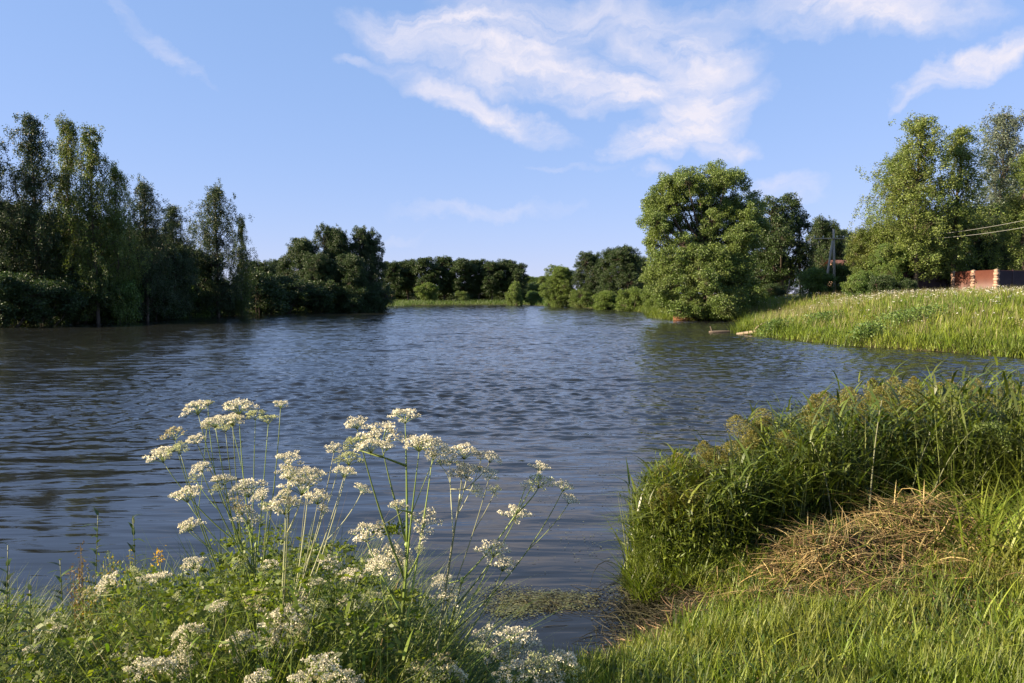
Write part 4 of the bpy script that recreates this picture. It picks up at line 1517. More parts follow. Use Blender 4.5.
def reeds():
    rng = np.random.RandomState(600)

    def inside(x, y):
        front = np.interp(x, [0.9, 1.6, 2.0, 2.6, 3.4, 4.4, 6, 9], [6.0, 5.95, 6.1, 6.3, 6.4, 6.15, 6.0, 6.2]) + 0.12 * wob(x * 3, y * 0)
        back = np.interp(x, [0.9, 1.4, 2.5, 4, 7, 9], [6.6, 7.1, 7.7, 8.1, 8.6, 8.8])
        return (y > front) & (y < back) & (x > 1.08 + 0.1 * wob(y * 3, x)) & (wob(x * 2.6 + 2, y * 2.9) + wob(x * 7, y * 6) * 0.4 > -0.42)
    x = rng.uniform(0.85, 7.2, 5200)
    y = rng.uniform(5.8, 8.8, 5200)
    k = inside(x, y)
    x, y = x[k], y[k]
    n = len(x)
    z = np.maximum(ground(x, y), -0.05)
    hh = reed_height(x, y) * rng.uniform(0.55, 1.15, n)
    g = G()
    az = rng.uniform(-math.pi, math.pi, n)
    lean = rng.uniform(0, 0.22, n)
    P0 = np.stack([x, y, z], 1)
    D = np.stack([np.cos(az), np.sin(az), np.zeros(n)], 1)
    # stems
    g.add(*blades(P0, hh, 0.008, rng, 0.15, 0.15, 2), mat=1)
    # leaves along the stems
    Pl, Hl, A, Wl = [], [], [], []
    for j in range(9):
        f = rng.uniform(0.15, 0.95, n)
        c = P0 + np.array([0, 0, 1.0]) * (hh * f)[:, None] + D * (0.1 * f * hh)[:, None]
        Pl.append(c); Hl.append(rng.uniform(0.16, 0.38, n)); Wl.append(rng.uniform(0.007, 0.026, n))
    Pl = np.concatenate(Pl); Hl = np.concatenate(Hl); Wl = np.concatenate(Wl)
    g.add(*blades(Pl, Hl, Wl, rng, 0.75, 1.0, 4, drop=0.8))
    # basal blades, dense at the front
    m = 15000
    xb = rng.uniform(0.9, 6.5, m); yb = rng.uniform(5.85, 8.2, m)
    k = inside(xb, yb)
    xb, yb = xb[k], yb[k]
    Pb = np.stack([xb, yb, np.maximum(ground(xb, yb), -0.03)], 1)
    g.add(*blades(Pb, reed_height(xb, yb) * rng.uniform(0.35, 0.95, len(xb)), 0.009, rng, 0.3, 0.5, 4, drop=0.5))
    m = 9000
    xb = rng.uniform(1.1, 6.5, m); yb = rng.uniform(5.85, 8.2, m)
    k = inside(xb, yb)
    xb, yb = xb[k], yb[k]
    zb = np.maximum(ground(xb, yb), 0) + reed_height(xb, yb) * rng.uniform(0.15, 0.98, len(xb))
    g.add(*blades(np.stack([xb, yb, zb], 1), rng.uniform(0.06, 0.14, len(xb)), 0.022, rng, 1.0, 1.2, 4, drop=0.8), mat=2)
    o = g.build('reeds', ['reed', 'reed_stem', 'herb_leaf'])
    tag(o, 'dense stand of green reeds and grasses at the water edge', 'reeds', kind='stuff')
    # fine-leaved sprays at the left flank and crest
    g = G()
    m = 360
    xb = np.concatenate([rng.uniform(1.2, 4.6, m // 2), rng.uniform(1.15, 1.8, 90)])
    yb = np.interp(xb, [0.9, 1.6, 2.6, 4.4, 6], [6.3, 6.5, 7.2, 7.6, 7.8]) + rng.normal(0, 0.25, len(xb))
    for (a, b) in zip(xb, yb):
        h0 = float(reed_height(a, b)) * rng.uniform(0.8, 1.1)
        z0 = max(float(ground(a, b)), 0)
        q = 90
        t = rng.uniform(0.3, 1.0, q)
        rad = 0.11 * (1.15 - t) + 0.03
        C = np.array([a, b, z0]) + np.stack([rng.normal(0, 1, q) * rad, rng.normal(0, 1, q) * rad, t * h0], 1)
        V, Q = leaves(C, rng.normal(0, 0.7, (q, 3)) + np.array([0, 0, 0.6]), rng.uniform(0.03, 0.07, q), 0.006, rng)
        g.add(V, Q)
    m = 1500
    xb = rng.uniform(0.95, 1.75, m); yb = rng.uniform(5.75, 6.5, m)
    k = np.abs(sdist(xb, yb)) < 0.35
    Pb = np.stack([xb[k], yb[k], np.maximum(ground(xb[k], yb[k]), -0.02)], 1)
    g.add(*blades(Pb, rng.uniform(0.1, 0.42, len(Pb)), 0.010, rng, 0.5, 0.8, 4, drop=0.6))
    o = g.build('bedstraw', 'fern_leaf')
    tag(o, 'fine leaved herb sprays filling the crest of the reed stand', 'herbs', kind='stuff')


reeds()


def plume_mesh(g, base, h, w, n, rng, lean, mat=0):
    t = rng.rand(n) ** 0.9
    rad = w * np.sin(np.pi * np.clip(t * 0.85 + 0.12, 0, 1)) * rng.rand(n) ** 0.5
    a = rng.uniform(0, 6.28, n)
    C = base + np.stack([np.cos(a) * rad, np.sin(a) * rad, t * h], 1) + np.outer(t ** 1.5 * h * 0.5, lean)
    V, Q = leaves(C, np.stack([np.cos(a) * 0.6, np.sin(a) * 0.6, np.full(n, 0.5)], 1) + rng.normal(0, 0.4, (n, 3)), rng.uniform(0.010, 0.024, n), 0.004, rng)
    g.add(V, Q, mat=mat)


def make_seed_reed(seed, H, wide):
    rng = np.random.RandomState(seed)
    root = empty('seeding_reed', (0, 0, 0))
    lean = np.array([rng.normal(0, 0.2), rng.normal(0, 0.2), -0.15])
    top = np.array([lean[0] * 0.4, lean[1] * 0.4, H])
    P = curve((0, 0, -0.1), (0, 0, H * 0.5), top, 8)
    g = G().add(*tube(P, np.linspace(0.0055, 0.0025, 8), 5))
    for q in range(14):
        t0 = rng.uniform(0, 0.6)
        b = top + np.array([0, 0, t0 * 0.22])
        a = rng.uniform(0, 6.28)
        e = b + np.array([math.cos(a) * wide * 0.8, math.sin(a) * wide * 0.8, 0.08])
        g.add(*tube([top + np.array([0, 0, t0 * 0.12]), (b + e) / 2 + np.array([0, 0, .02]), e], 0.0012, 3))
    g.build('stem', 'reed_stem', root)
    g = G()
    c = P[2:7]
    Pl = np.repeat(c, 2, 0) + rng.normal(0, 0.004, (10, 3))
    g.add(*blades(Pl, rng.uniform(0.2, 0.4, 10), 0.014, rng, 0.8, 1.0, 4, drop=0.8))
    g.build('leaves', 'reed', root)
    g = G()
    plume_mesh(g, top, 0.28, wide * 1.15, 1300, rng, lean)
    g.build('seed_head', 'plume', root)
    return root


protos = [make_seed_reed(700 + i, 1.2, w) for i, w in enumerate((0.075, 0.10, 0.12))]
rng = np.random.RandomState(720)
seed_spots = [(672, 470, 6.4), (690, 455, 6.5), (700, 452, 6.7), (715, 445, 6.6), (706, 468, 6.3), (748, 418, 6.9), (757, 420, 7.0), (768, 425, 7.0), (795, 412, 7.2), (826, 396, 7.3), (836, 400, 7.2),
              (870, 388, 7.5), (880, 382, 7.6), (892, 380, 7.6), (904, 385, 7.5), (915, 380, 7.7), (928, 384, 7.6), (940, 382, 7.7), (952, 386, 7.6), (965, 380, 7.8),
              (978, 384, 7.7), (990, 386, 7.8), (1003, 382, 7.8), (1016, 388, 7.8), (885, 398, 7.2), (898, 402, 7.1), (925, 400, 7.2), (958, 402, 7.2), (860, 404, 7.1), (690, 488, 6.25), (655, 500, 6.25), (780, 430, 6.8), (812, 412, 7.0), (848, 398, 7.3), (985, 396, 7.3), (1012, 400, 7.4), (664, 482, 6.3), (682, 462, 6.5), (695, 476, 6.3), (712, 458, 6.5), (722, 450, 6.6), (730, 440, 6.8), (742, 430, 6.9), (668, 500, 6.2), (764, 412, 7.1), (808, 402, 7.3), (818, 392, 7.5), (846, 388, 7.6), (858, 392, 7.4)]
for i, (px, py, Y) in enumerate(seed_spots):
    r_ = protos[i] if i < 3 else copy_tree(protos[i % 3])
    p = at(px, py, Y)
    z0 = max(float(ground(p[0], Y)), -0.1)
    s = (p[2] - z0) / 1.44
    r_.location = (p[0], Y, z0)
    r_.scale = (1, 1, s)
    r_.rotation_euler = (0, 0, rng.uniform(0, 6.28))
    tag(r_, 'slender reed with orange-brown seed plume rising from the reed stand', 'reed', 'seeding reeds along the crest of the reed stand')


def bold_reeds():
    """a few pale-stemmed tall plants standing in front of the reed stand"""
    rng = np.random.RandomState(730)
    for (bx, by, tx, ty, Y, lab) in [(868, 520, 882, 400, 6.25, 'tall pale-stalked reed upright in front of the reed stand'),
                                     (920, 515, 975, 428, 6.15, 'reed leaning right with a drooping olive seed head'),
                                     (905, 505, 935, 430, 6.35, 'thin reed beside the leaning drooping reed'),
                                     (835, 515, 812, 442, 6.3, 'pale reed leaning left before the dark stand'),
                                     (975, 500, 1000, 415, 6.4, 'tall reed by the shadowed right part of the stand')]:
        a = at(bx, by, Y); a[2] = float(ground(a[0], Y)) - 0.02
        b = at(tx, ty, Y)
        root = empty('tall_reed', a, lab, 'reed', 'tall reeds in front of the reed stand')
        b = b - a
        lean_right = 'drooping' in lab and 'leaning right' in lab
        P = curve((0, 0, 0), (b[0] * 0.25, 0, b[2] * 0.7), b, 10)
        G().add(*tube(P, np.linspace(0.008, 0.003, 10), 6)).build('stem', 'stem_pale' if 'pale' in lab else 'reed_stem', root)
        g = G()
        Pl = np.repeat(P[2:9], 2, 0)
        g.add(*blades(Pl, rng.uniform(0.25, 0.45, 14), 0.018, rng, 0.8, 1.0, 5, drop=0.9))
        g.build('leaves', 'reed', root)
        if lean_right:
            g = G()
            n = 900
            t = rng.rand(n)
            C = b + np.stack([0.28 * t, rng.normal(0, 0.03, n), 0.05 * np.sin(t * 3) - 0.22 * t ** 2 * rng.rand(n)], 1) + rng.normal(0, 0.012, (n, 3))
            V, Q = leaves(C, rng.normal(0, 0.4, (n, 3)) + np.array([0.3, 0, -0.6]), 0.02, 0.004, rng)
            g.add(V, Q)
            g.build('seed_head', 'olive_leaf', root)


bold_reeds()


# ------------------------------------------------------------------ pondweed
def pondweed():
    rng = np.random.RandomState(800)
    g = G()

    def pad(cx, cyy, sx, sy, n, s=0.009):
        x = rng.normal(cx, sx, n); y = rng.normal(cyy, sy, n)
        a = rng.uniform(0, 6.28, n)
        k = 6
        th = np.arange(k) / k * 6.283
        r = s * rng.uniform(0.4, 1.3, n)
        asp = rng.uniform(0.4, 1, n)
        lx = np.cos(th)[None] * r[:, None]; ly = np.sin(th)[None] * (r * asp)[:, None]
        X = x[:, None] + lx * np.cos(a)[:, None] - ly * np.sin(a)[:, None]
        Y = y[:, None] + lx * np.sin(a)[:, None] + ly * np.cos(a)[:, None]
        Z = (0.007 + 0.008 * rng.rand(n))[:, None] + 0 * X
        Vc = np.stack([X, Y, Z], -1)
        V = Vc.reshape(-1, 3)
        b = np.arange(n) * k
        Q = np.concatenate([np.stack([b, b + 1, b + 2, b + 3], 1), np.stack([b, b + 3, b + 4, b + 5], 1)])
        g.add(V, Q)

    def wpt(px, py):
        d = ray(px, py)
        t = -CAM_H / d[2]
        return d[0] * t, d[1] * t
    for (px, py, sx, sy, n) in [(535, 602, 0.15, 0.08, 2200), (560, 598, 0.14, 0.06, 1500), (512, 610, 0.10, 0.08, 1000), (580, 606, 0.10, 0.05, 240), (500, 590, 0.15, 0.08, 250),
                                (620, 590, 0.1, 0.05, 120), (632, 585, 0.06, 0.10, 150), (640, 600, 0.1, 0.1, 220), (650, 620, 0.12, 0.12, 320), (655, 645, 0.14, 0.09, 420), (625, 662, 0.14, 0.06, 300),
                                (600, 545, 0.35, 0.3, 160), (640, 500, 0.3, 0.4, 160), (600, 470, 0.5, 0.6, 150), (560, 500, 0.5, 0.6, 120), (500, 600, .4, .3, 90)]:
        x, y = wpt(px, py)
        pad(x, y, sx, sy, n)
    o = g.build('pondweed', 'pondweed')
    tag(o, 'olive pondweed and leaf flecks floating in the calm inlet', 'pondweed', kind='stuff')
    g = G()

    def cc(n):
        x0, y0 = wpt(545, 602)
        return np.stack([rng.normal(x0, 0.22, n), rng.normal(y0, 0.10, n), np.full(n, 0.014)], 1)
    g.add(*stalks(cc, 420, rng, (0.05, 0.22), 0.0025, None, 3.1, 0.02))

    def c2(n):
        x0, y0 = wpt(640, 640)
        return np.stack([rng.normal(x0, 0.16, n), rng.normal(y0, 0.25, n), np.full(n, 0.014)], 1)
    g.add(*stalks(c2, 240, rng, (0.08, 0.35), 0.003, None, 3.1, 0.03))
    o = g.build('floating_stalks', 'dead_wet')
    tag(o, 'bits of dead stalk floating on the inlet', 'debris', kind='stuff')


pondweed()


# ------------------------------------------------------------------ near bank: left side herbs
def veg_top(px):
    return np.interp(px, [-60, 0, 35, 60, 85, 110, 150, 180, 215, 260, 300, 340, 380, 420, 450, 480, 520, 560, 600],
                     [560, 572, 598, 600, 565, 548, 545, 545, 500, 490, 498, 512, 548, 566, 590, 613, 643, 666, 690])


def left_cover():
    rng = np.random.RandomState(900)

    def pts(n, ylo=2.4, yhi=4.35):
        y = rng.uniform(ylo, yhi, n)
        px = rng.uniform(-120, 600, n)
        x = (px - 512) / F_PX * y
        d = sdist(x, y)
        k = d > 0.02
        x, y, px = x[k], y[k], px[k]
        z = ground(x, y)
        # height of cover so that its top follows the photo's outline
        tp = veg_top(px)
        b = (H_PX / 2 - tp) / F_PX
        zt = CAM_H + (-math.sin(PITCH) + b * math.cos(PITCH)) / (math.cos(PITCH) + b * math.sin(PITCH)) * y
        h = np.clip((zt - z) * 0.99, 0.12, 1.25)
        return np.stack([x, y, z], 1), h
    def thin(P, h):
        px = P[:, 0] / P[:, 1] * F_PX + 512
        return P, h * np.interp(px, [400, 450, 620], [1.0, 0.72, 0.5])
    g = G()
    P, h = thin(*pts(15000))
    g.add(*blades(P, h * rng.uniform(0.35, 1.0, len(P)), rng.uniform(0.004, 0.011, len(P)), rng, 0.35, 0.6, 4, drop=0.5))
    Pd = P[::70]
    g.add(*blades(Pd, h[::70] * rng.uniform(0.6, 1.0, len(Pd)), 0.0045, rng, 0.35, 0.3, 4), mat=1)
    o = g.build('bank_grass', ['bank_blade', 'straw'])
    tag(o, 'tall arching grass among the flowering herbs on the left bank', 'grass', kind='stuff')
    g = G()
    P, h = thin(*pts(10000))
    g.add(*blades(P, h * rng.uniform(0.35, 0.8, len(P)), rng.uniform(0.006, 0.014, len(P)), rng, 0.45, 0.8, 4, drop=0.6))
    o = g.build('dark_grass', ['grass_dark'])
    tag(o, 'dark lower grass beneath the flowering herbs on the left bank', 'grass', kind='stuff')
    # feathery herb foliage: small fronds of leaflets
    g = G()
    P, h = thin(*pts(2600))
    n = len(P)
    tz = h * rng.uniform(0.25, 0.86, n)
    az = rng.uniform(0, 6.28, n)
    el = rng.uniform(-0.2, 0.7, n)
    L = rng.uniform(0.08, 0.17, n)
    D = np.stack([np.cos(az) * np.cos(el), np.sin(az) * np.cos(el), np.sin(el)], 1)
    S = norm(np.cross(D, np.array([0, 0, 1.0])))
    base = P + np.array([0, 0, 1.0]) * tz[:, None]
    Cs, Ds, Ls = [], [], []
    for j in range(22):
        t = (j // 2 + 0.5) / 11
        sg = 1 if j % 2 else -1
        c = base + D * (L * t)[:, None] + S * (sg * L * 0.30 * (1 - t) * rng.uniform(0.2, 1, n))[:, None] - np.array([0, 0, 1.0]) * (L * 0.3 * t * t)[:, None]
        Cs.append(c); Ds.append(D * 0.6 + S * sg * 0.8 + rng.normal(0, 0.25, (n, 3))); Ls.append(0.2 * L * (1.2 - t))
    C = np.concatenate(Cs); Dd = np.concatenate(Ds); Ll = np.concatenate(Ls)
    V, Q = leaves(C, Dd, Ll, Ll * 0.3, rng)
    g.add(V, Q)
    g.add(*blades(P, tz, 0.0035, rng, 0.02, 0.02, 2), mat=1)
    P, h = thin(*pts(2600))
    C = P + np.array([0, 0, 1.0]) * (h * rng.uniform(0.25, 0.78, len(P)))[:, None]
    g.add(*blades(C, rng.uniform(0.04, 0.10, len(P)), 0.012, rng, 1.0, 1.2, 4, drop=0.8), mat=2)
    o = g.build('herb_foliage', ['fern_leaf', 'stem', 'herb_bright'])
    tag(o, 'feathery parsley foliage filling the left bank cover', 'herbs', kind='stuff')


left_cover()


def make_umbel(rad, seed, green=False, dens=1.0):
    """compound umbel: rays from one point, each ending in a dome of tiny flowers; facing +Z, centre at top"""
    rng = np.random.RandomState(seed)
    g = G()
    nr = int(15 * dens)
    drop = rad * 0.85
    for i in range(nr):
        f = math.sqrt((i + 0.5) / nr)
        a = i * 2.4 + rng.normal(0, 0.2)
        rr = rad * f * rng.uniform(0.85, 1.1)
        e = np.array([math.cos(a) * rr, math.sin(a) * rr, -0.30 * rad * f * f + rng.normal(0, 0.08 * rad)])
        g.add(*tube(curve((0, 0, -drop), (e[0] * 0.5, e[1] * 0.5, -drop * 0.35 + e[2] * .4), e - np.array([0, 0, 0.004]), 4), 0.0008, 3), mat=1)
        n = int(34 * dens)
        ur = rad * 0.23 + 0.0025
        d = norm(rng.normal(size=(n, 3)))
        d[:, 2] = np.abs(d[:, 2]) * 0.65 - 0.12
        C = e + d * ur * rng.uniform(0.75, 1.05, (n, 1))
        V, Q = leaves(C - d * 0.002, rng.normal(0, 0.8, (n, 3)) + d * 0.4, rng.uniform(0.004, 0.0065, n), 0.0023, rng)
        g.add(V, Q, mat=0)
        # tiny pedicels
        k = 6
        Vp, Qp = leaves(np.repeat((e - np.array([0, 0, 0.006]))[None], k, 0), d[:k], ur, 0.0006, rng)
        g.add(Vp, Qp, mat=1)
    return g


UM = []
for s in range(5):
    UM.append(make_umbel(0.045, 1000 + s, dens=1.0).build('umbel', ['umbel', 'stem']))
UMG = []
for s in range(2):
    UMG.append(make_umbel(0.045, 1010 + s, dens=0.9).build('umbel', ['umbel_green', 'stem']))
UMF = [make_umbel(0.045, 1020, dens=0.7).build('umbel', ['umbel_fading', 'stem'])]
umf_mesh = [o.data for o in UMF]
um_mesh = [o.data for o in UM]
umg_mesh = [o.data for o in UMG]
for o in UM + UMG + UMF:
    bpy.data.objects.remove(o)


def parsley(label, base_px, Y, node, umbels, thick=0.006, leafy=3, seed=0, dy=0.10, group='white flowering umbel plants on the left bank', pale=False):
    """base_px: px of the stem foot; node: (px,py) where the stem forks; umbels: (px,py,width px[,green])"""
    rng = np.random.RandomState(seed)
    b = at(base_px, 683, Y)
    b[2] = float(ground(b[0], Y))
    root = empty('cow_parsley', b, label, 'wildflower', group)
    nd = at(node[0], node[1], Y) - b
    P = curve((0, 0, -0.02), (nd[0] * 0.35, rng.normal(0, 0.02), nd[2] * 0.55), nd, 9)
    g = G().add(*tube(P, np.linspace(thick, thick * 0.75, 9), 7))
    g.add(*tube([P[-1] + np.array([0, 0, -0.012]), P[-1], P[-1] + np.array([0, 0, 0.012])], [thick * .8, thick * 1.3, thick * .7], 7))
    more, owner, branch = [], [], {}
    for iu, u in enumerate(umbels):
        if rng.rand() < 0.55 and len(u) < 4:
            more.append((u[0] + rng.uniform(-20, 20), u[1] + rng.uniform(2, 20), u[2] * rng.uniform(0.45, 0.75)) + ((1,) if rng.rand() < 0.3 else ()))
            owner.append(iu)
    n_main = len(umbels)
    umbels = list(umbels) + more
    hub = []
    for iu, u in enumerate(umbels):
        px, py, wd = u[:3]
        green = len(u) > 3 and u[3]
        yy = Y + rng.uniform(-dy, dy)
        c = at(px, py, yy) - b
        start = nd
        cand = P[rng.randint(5, 9)]
        if c[2] > cand[2] + 0.06:
            start = cand
        # longer stalks share side branches
        if hub and rng.rand() < 0.55:
            dmin = min(hub, key=lambda q: np.linalg.norm(q - c))
            if dmin[2] < c[2] - 0.01 and np.linalg.norm(dmin - c) < 0.22:
                start = dmin
        if iu >= n_main:
            c[1] = branch[owner[iu - n_main]][8][1] + rng.uniform(-0.03, 0.03)
            start = branch[owner[iu - n_main]][5]
        dv = c - start
        mid = start + dv * 0.5 + np.array([dv[0] * 0.12, 0, -abs(dv[0]) * 0.10]) + rng.normal(0, 0.008, 3)
        rad = wd * rng.uniform(0.82, 1.10) / F_PX * yy / 2
        tilt = norm(np.array([dv[0] * 0.5 + rng.normal(0, .05), rng.normal(-0.08, 0.1), abs(dv[2]) + 0.12]))
        end = c - tilt * rad * 0.8
        Pb = curve(start, mid, end, 9)
        branch[iu] = Pb
        g.add(*tube(Pb, np.linspace(thick * 0.6 if iu < n_main else 0.0016, 0.0014, 9), 5))
        if Pb[5][2] > nd[2] - 0.1:
            hub.append(Pb[5])
        me = umg_mesh[rng.randint(len(umg_mesh))] if green else um_mesh[rng.randint(len(um_mesh))]
        if not green and rng.rand() < 0.14:
            me = umf_mesh[0]
        o = bpy.data.objects.new('umbel', me)
        COL.objects.link(o)
        o.parent = root
        o.location = tuple(float(v) for v in c)
        q = Vector(tuple(tilt)).to_track_quat('Z', 'Y')
        o.rotation_mode = 'QUATERNION'
        from mathutils import Quaternion
        o.rotation_quaternion = q @ Quaternion((0, 0, 1), rng.uniform(0, 6.28))
        s = rad / 0.045
        o.scale = (s, s, s)
    g.build('stem', 'stem_pale' if pale else 'stem', root, smooth=True)
    # divided leaves on the stem
    for k in range(leafy):
        g = G()
        p = P[min(8, 2 + k * 2)]
        az = rng.uniform(0, 6.28)
        o0 = np.array([math.cos(az), math.sin(az) * 0.6, 0.45])
        tip = p + o0 * rng.uniform(0.12, 0.2)
        st = curve(p, p + o0 * 0.08 + np.array([0, 0, 0.03]), tip - np.array([0, 0, 0.03]), 6)
        g.add(*tube(st, 0.0016, 3))
        Cs, Ds, Ls = [], [], []
        for j in range(2, 6):
            for sg in (-1, 1, 0):
                sd_ = norm(np.cross(o0, (0, 0, 1.0))) * sg + norm(o0) * 0.5
                m = 16
                t = rng.rand(m)
                Cs.append(st[j] + np.outer(t * 0.055, sd_) + rng.normal(0, 0.006, (m, 3)))
                Ds.append(sd_ + rng.normal(0, 0.5, (m, 3)))
                Ls.append(rng.uniform(0.010, 0.022, m))
        V, Q = leaves(np.concatenate(Cs), np.concatenate(Ds), np.concatenate(Ls), 0.0038, rng)
        g.add(V, Q)
        g.build('leaf', 'fern_leaf', root)
    return root


parsley('tall parsley arching left over the water with the leftmost white umbels', 232, 3.1, (262, 560),
        [(195, 404, 30), (214, 418, 30), (172, 430, 28), (160, 450, 30), (238, 402, 34), (232, 416, 24), (281, 402, 20), (255, 412, 22, 1), (268, 416, 24, 1), (225, 425, 20, 1), (178, 446, 26, 1)], seed=1, dy=0.14)
parsley('parsley with umbels in a loose tier below the arching leftmost one', 250, 3.0, (256, 545),
        [(199, 466, 24), (184, 490, 30), (222, 476, 26), (246, 484, 34), (240, 506, 28), (189, 522, 26), (268, 503, 18, 1), (250, 515, 26)], seed=2, thick=0.005)
parsley('parsley with crowded creamy side-facing umbels in the middle of the flowers', 270, 2.8, (282, 590),
        [(289, 456, 28), (302, 480, 38), (285, 500, 40), (318, 494, 34), (310, 470, 30), (334, 446, 20), (346, 468, 28), (350, 455, 26, 1), (288, 470, 30)], seed=3, pale=True)
parsley('tallest thick-stemmed parsley with the highest umbels at the centre', 392, 2.7, (407, 545),
        [(355, 421, 24), (405, 411, 34), (380, 430, 44), (368, 442, 30), (434, 443, 42), (418, 438, 32), (352, 440, 24, 1), (398, 503, 20), (366, 530, 38), (425, 520, 32), (390, 554, 40), (378, 562, 34), (403, 560, 26), (420, 548, 14, 1)], thick=0.009, leafy=4, seed=4)
parsley('parsley on a thin pale stalk forking below its upper right umbels', 418, 2.75, (460, 497),
        [(465, 447, 30), (467, 468, 34), (493, 455, 22), (490, 471, 22), (450, 455, 26), (478, 490, 18, 1)], thick=0.004, leafy=1, seed=5, pale=True)
parsley('parsley reaching right over open water with the rightmost small umbels', 415, 2.85, (462, 580),
        [(517, 511, 30), (541, 465, 22), (565, 483, 26), (541, 480, 24, 1), (495, 545, 38), (505, 560, 30), (449, 590, 34), (440, 578, 22)], thick=0.006, leafy=2, seed=6)
parsley('low parsley left of the tallest one with small round umbels', 335, 2.9, (338, 620),
        [(330, 560, 26), (350, 572, 28), (344, 598, 26), (318, 580, 22), (300, 596, 20), (361, 600, 18)], thick=0.004, seed=7)
parsley('parsley with pairs of wide cream umbels low at centre left', 250, 2.6, (258, 668),
        [(215, 605, 30), (191, 628, 36), (256, 596, 38), (282, 624, 50), (292, 610, 38), (242, 636, 34), (268, 640, 34), (300, 630, 28)], thick=0.006, seed=8)
parsley('parsley with three umbels just left of the low cream cluster', 150, 2.75, (162, 640),
        [(156, 575, 28), (106, 580, 30), (98, 592, 24), (125, 650, 26), (138, 570, 20, 1)], thick=0.004, seed=9)
parsley('low parsley with one large umbel nearest the lower left corner', 60, 2.8, (58, 668),
        [(50, 626, 32), (86, 640, 22, 1), (28, 648, 20)], thick=0.004, seed=10)
parsley('parsley showing a broad umbel cut by the lower frame edge', 150, 2.5, (160, 700),
        [(160, 660, 42), (180, 668, 30), (140, 668, 26), (210, 655, 22)], thick=0.005, seed=11, leafy=2)
parsley('parsley with double umbel at the bottom edge left of the thick stem', 320, 2.45, (322, 712),
        [(323, 662, 42), (338, 674, 36), (255, 676, 34), (300, 678, 28)], thick=0.006, seed=12, leafy=2)
parsley('low parsley with greenish clustered umbels right of the thick stem base', 440, 2.6, (445, 708),
        [(418, 668, 34, 1), (438, 662, 40), (456, 670, 34), (430, 677, 30, 1)], thick=0.005, seed=13, leafy=2)
parsley('parsley with full rounded umbels near the inlet at bottom centre', 505, 2.8, (508, 695),
        [(492, 636, 40), (512, 630, 38), (525, 640, 34), (500, 650, 36), (480, 646, 24, 1)], thick=0.005, seed=14, leafy=2)
parsley('rightmost low parsley with greenish umbels beside the inlet', 550, 2.8, (548, 705),
        [(540, 660, 40, 1), (560, 656, 38), (572, 668, 32, 1), (525, 668, 36), (552, 675, 34)], thick=0.005, seed=15, leafy=2)
parsley('small parsley half hidden between the left and centre flower groups', 210, 2.95, (214, 610),
        [(193, 562, 22), (272, 562, 22), (240, 560, 18, 1), (170, 600, 22, 1)], thick=0.003, seed=16)


def leafy_plants():
    """upright herbs with lance leaves at the left edge"""
    rng = np.random.RandomState(1100)
    spec = [(8, 545, 2.9, 'leafy herb with lance leaves at the left edge'), (30, 590, 2.8, 'leafy herb second from the left edge'),
            (60, 560, 3.2, 'small leafy herb with two broad leaves by the water'), (-12, 575, 2.7, 'leafy herb cut by the left edge of the frame'),
            (20, 640, 2.5, 'low leafy herb in the lower left corner'), (133, 518, 3.6, 'slender leafy shoot rising against the water'),
            (312, 540, 3.2, 'leafy herb with broad dark leaves behind the crowded umbels'), (98, 515, 3.7, 'thin upright green shoot left of the yellow clump')]
    for i, (px, py, Y, lab) in enumerate(spec):
        b = at(px + rng.uniform(-8, 8), 683, Y)
        b[2] = float(ground(b[0], Y))
        tp = at(px, py, Y) - b
        root = empty('leafy_herb', b, lab, 'plant', 'leafy herbs on the left bank')
        P = curve((0, 0, 0), (tp[0] * 0.3, 0, tp[2] * 0.6), tp, 10)
        G().add(*tube(P, np.linspace(0.004, 0.0015, 10), 5)).build('stem', 'stem', root)
        g = G()
        n = 26
        t = np.linspace(0.25, 1.0, n)
        C = np.stack([np.interp(t, np.linspace(0, 1, 10), P[:, k]) for k in range(3)], 1)
        g.add(*blades(C, rng.uniform(0.07, 0.13, n) * (1.35 - t), 0.022 * (1.3 - t * 0.6), rng, 1.0, 1.2, 4, drop=0.9))
        g.build('leaves', 'herb_leaf', root)


leafy_plants()


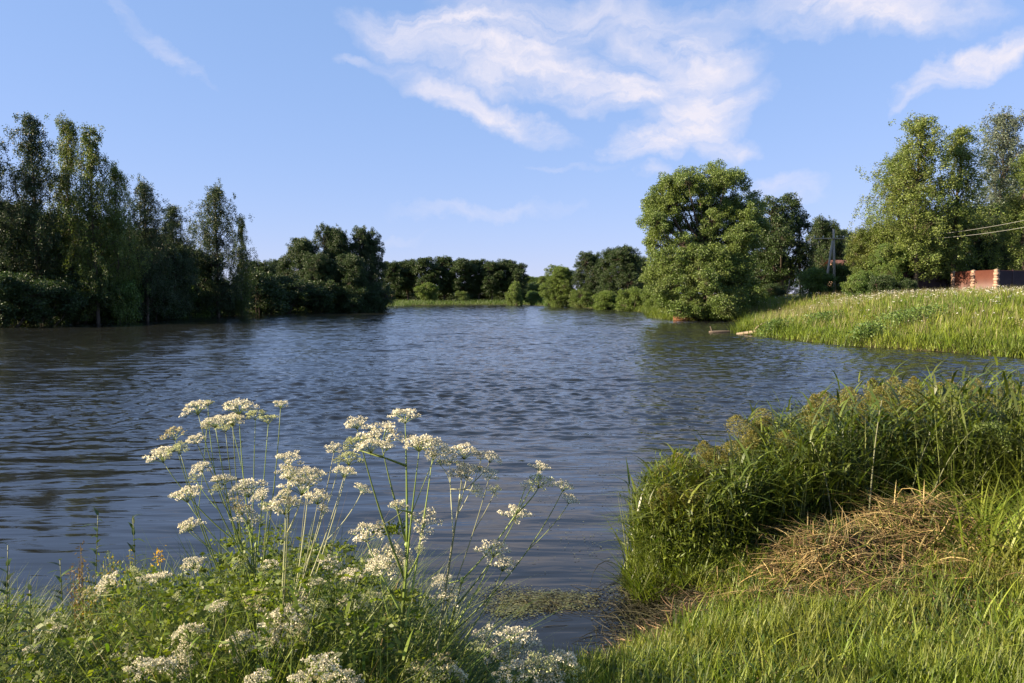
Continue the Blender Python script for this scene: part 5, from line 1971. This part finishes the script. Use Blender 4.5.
def yellow_clump():
    rng = np.random.RandomState(1200)
    # yellowing fine-leaved clump near the water
    for (px, py, Y, w, n, nm, lab, mats) in [
            (128, 548, 3.5, 0.17, 46, 'yellow_herb', 'yellow-green bushy herb clump by the water at left', ['fern_leaf', 'yellow_leaf']),
            (105, 575, 3.3, 0.15, 30, 'yellow_herb', 'paler yellowing herb clump below the bushy one', ['yellow_leaf', 'fern_leaf']),
            (76, 545, 3.5, 0.035, 10, 'dock_plant', 'rusty seeding dock stalk standing against the water', ['rust_seed', 'rust_seed']),
            (30, 600, 3.2, 0.03, 7, 'dock_plant', 'small rusty dock stalk by the left leafy herbs', ['rust_seed', 'rust_seed'])]:
        c = at(px, py, Y)
        gz = float(ground(c[0], Y))
        root = empty(nm, (c[0], Y, gz), lab, 'plant')
        H = c[2] - gz
        g, s = G(), G()
        for q in range(n):
            a = rng.normal(0, w * 0.8); b_ = rng.normal(0, w * 0.5)
            hh = H * rng.uniform(0.7, 1.05) * (1 - 0.25 * abs(a) / w * 0.4)
            P = curve((a * 0.3, b_ * 0.3, 0), (a * 0.7, b_ * 0.7, hh * 0.6), (a, b_, hh), 6)
            s.add(*tube(P, 0.0014, 3))
            m = 70
            t = rng.uniform(0.35, 1.0, m)
            C = np.stack([np.interp(t, np.linspace(0, 1, 6), P[:, k]) for k in range(3)], 1) + rng.normal(0, 0.012, (m, 3))
            V, Q = leaves(C, rng.normal(0, 0.6, (m, 3)) + np.array([0, 0, 0.4]), rng.uniform(0.010, 0.024, m), 0.0032, rng)
            g.add(V, Q, mat=int(rng.rand() < 0.4))
        s.build('stems', 'stem' if nm == 'yellow_herb' else 'rust_seed', root)
        g.build('leaves' if nm == 'yellow_herb' else 'seed_head', mats, root)
    # yellow flower head
    c = at(160, 556, 3.3)
    gz = float(ground(c[0], 3.3))
    root = empty('yellow_flower', (c[0], 3.3, gz), 'single bright orange-yellow flower beside the yellow-green clump', 'flower')
    H = c[2] - gz
    G().add(*tube(curve((0, 0, 0), (0.02, 0, H * 0.5), (0, 0, H), 6), 0.002, 4)).build('stem', 'stem', root)
    g = G()
    n = 40
    C = np.array([0, 0, H]) + rng.normal(0, 0.013, (n, 3)) * np.array([1, 1, 1.5])
    V, Q = leaves(C, rng.normal(size=(n, 3)), 0.013, 0.004, rng)
    g.add(V, Q)
    g.build('flower_head', 'yellow_flower', root)


yellow_clump()
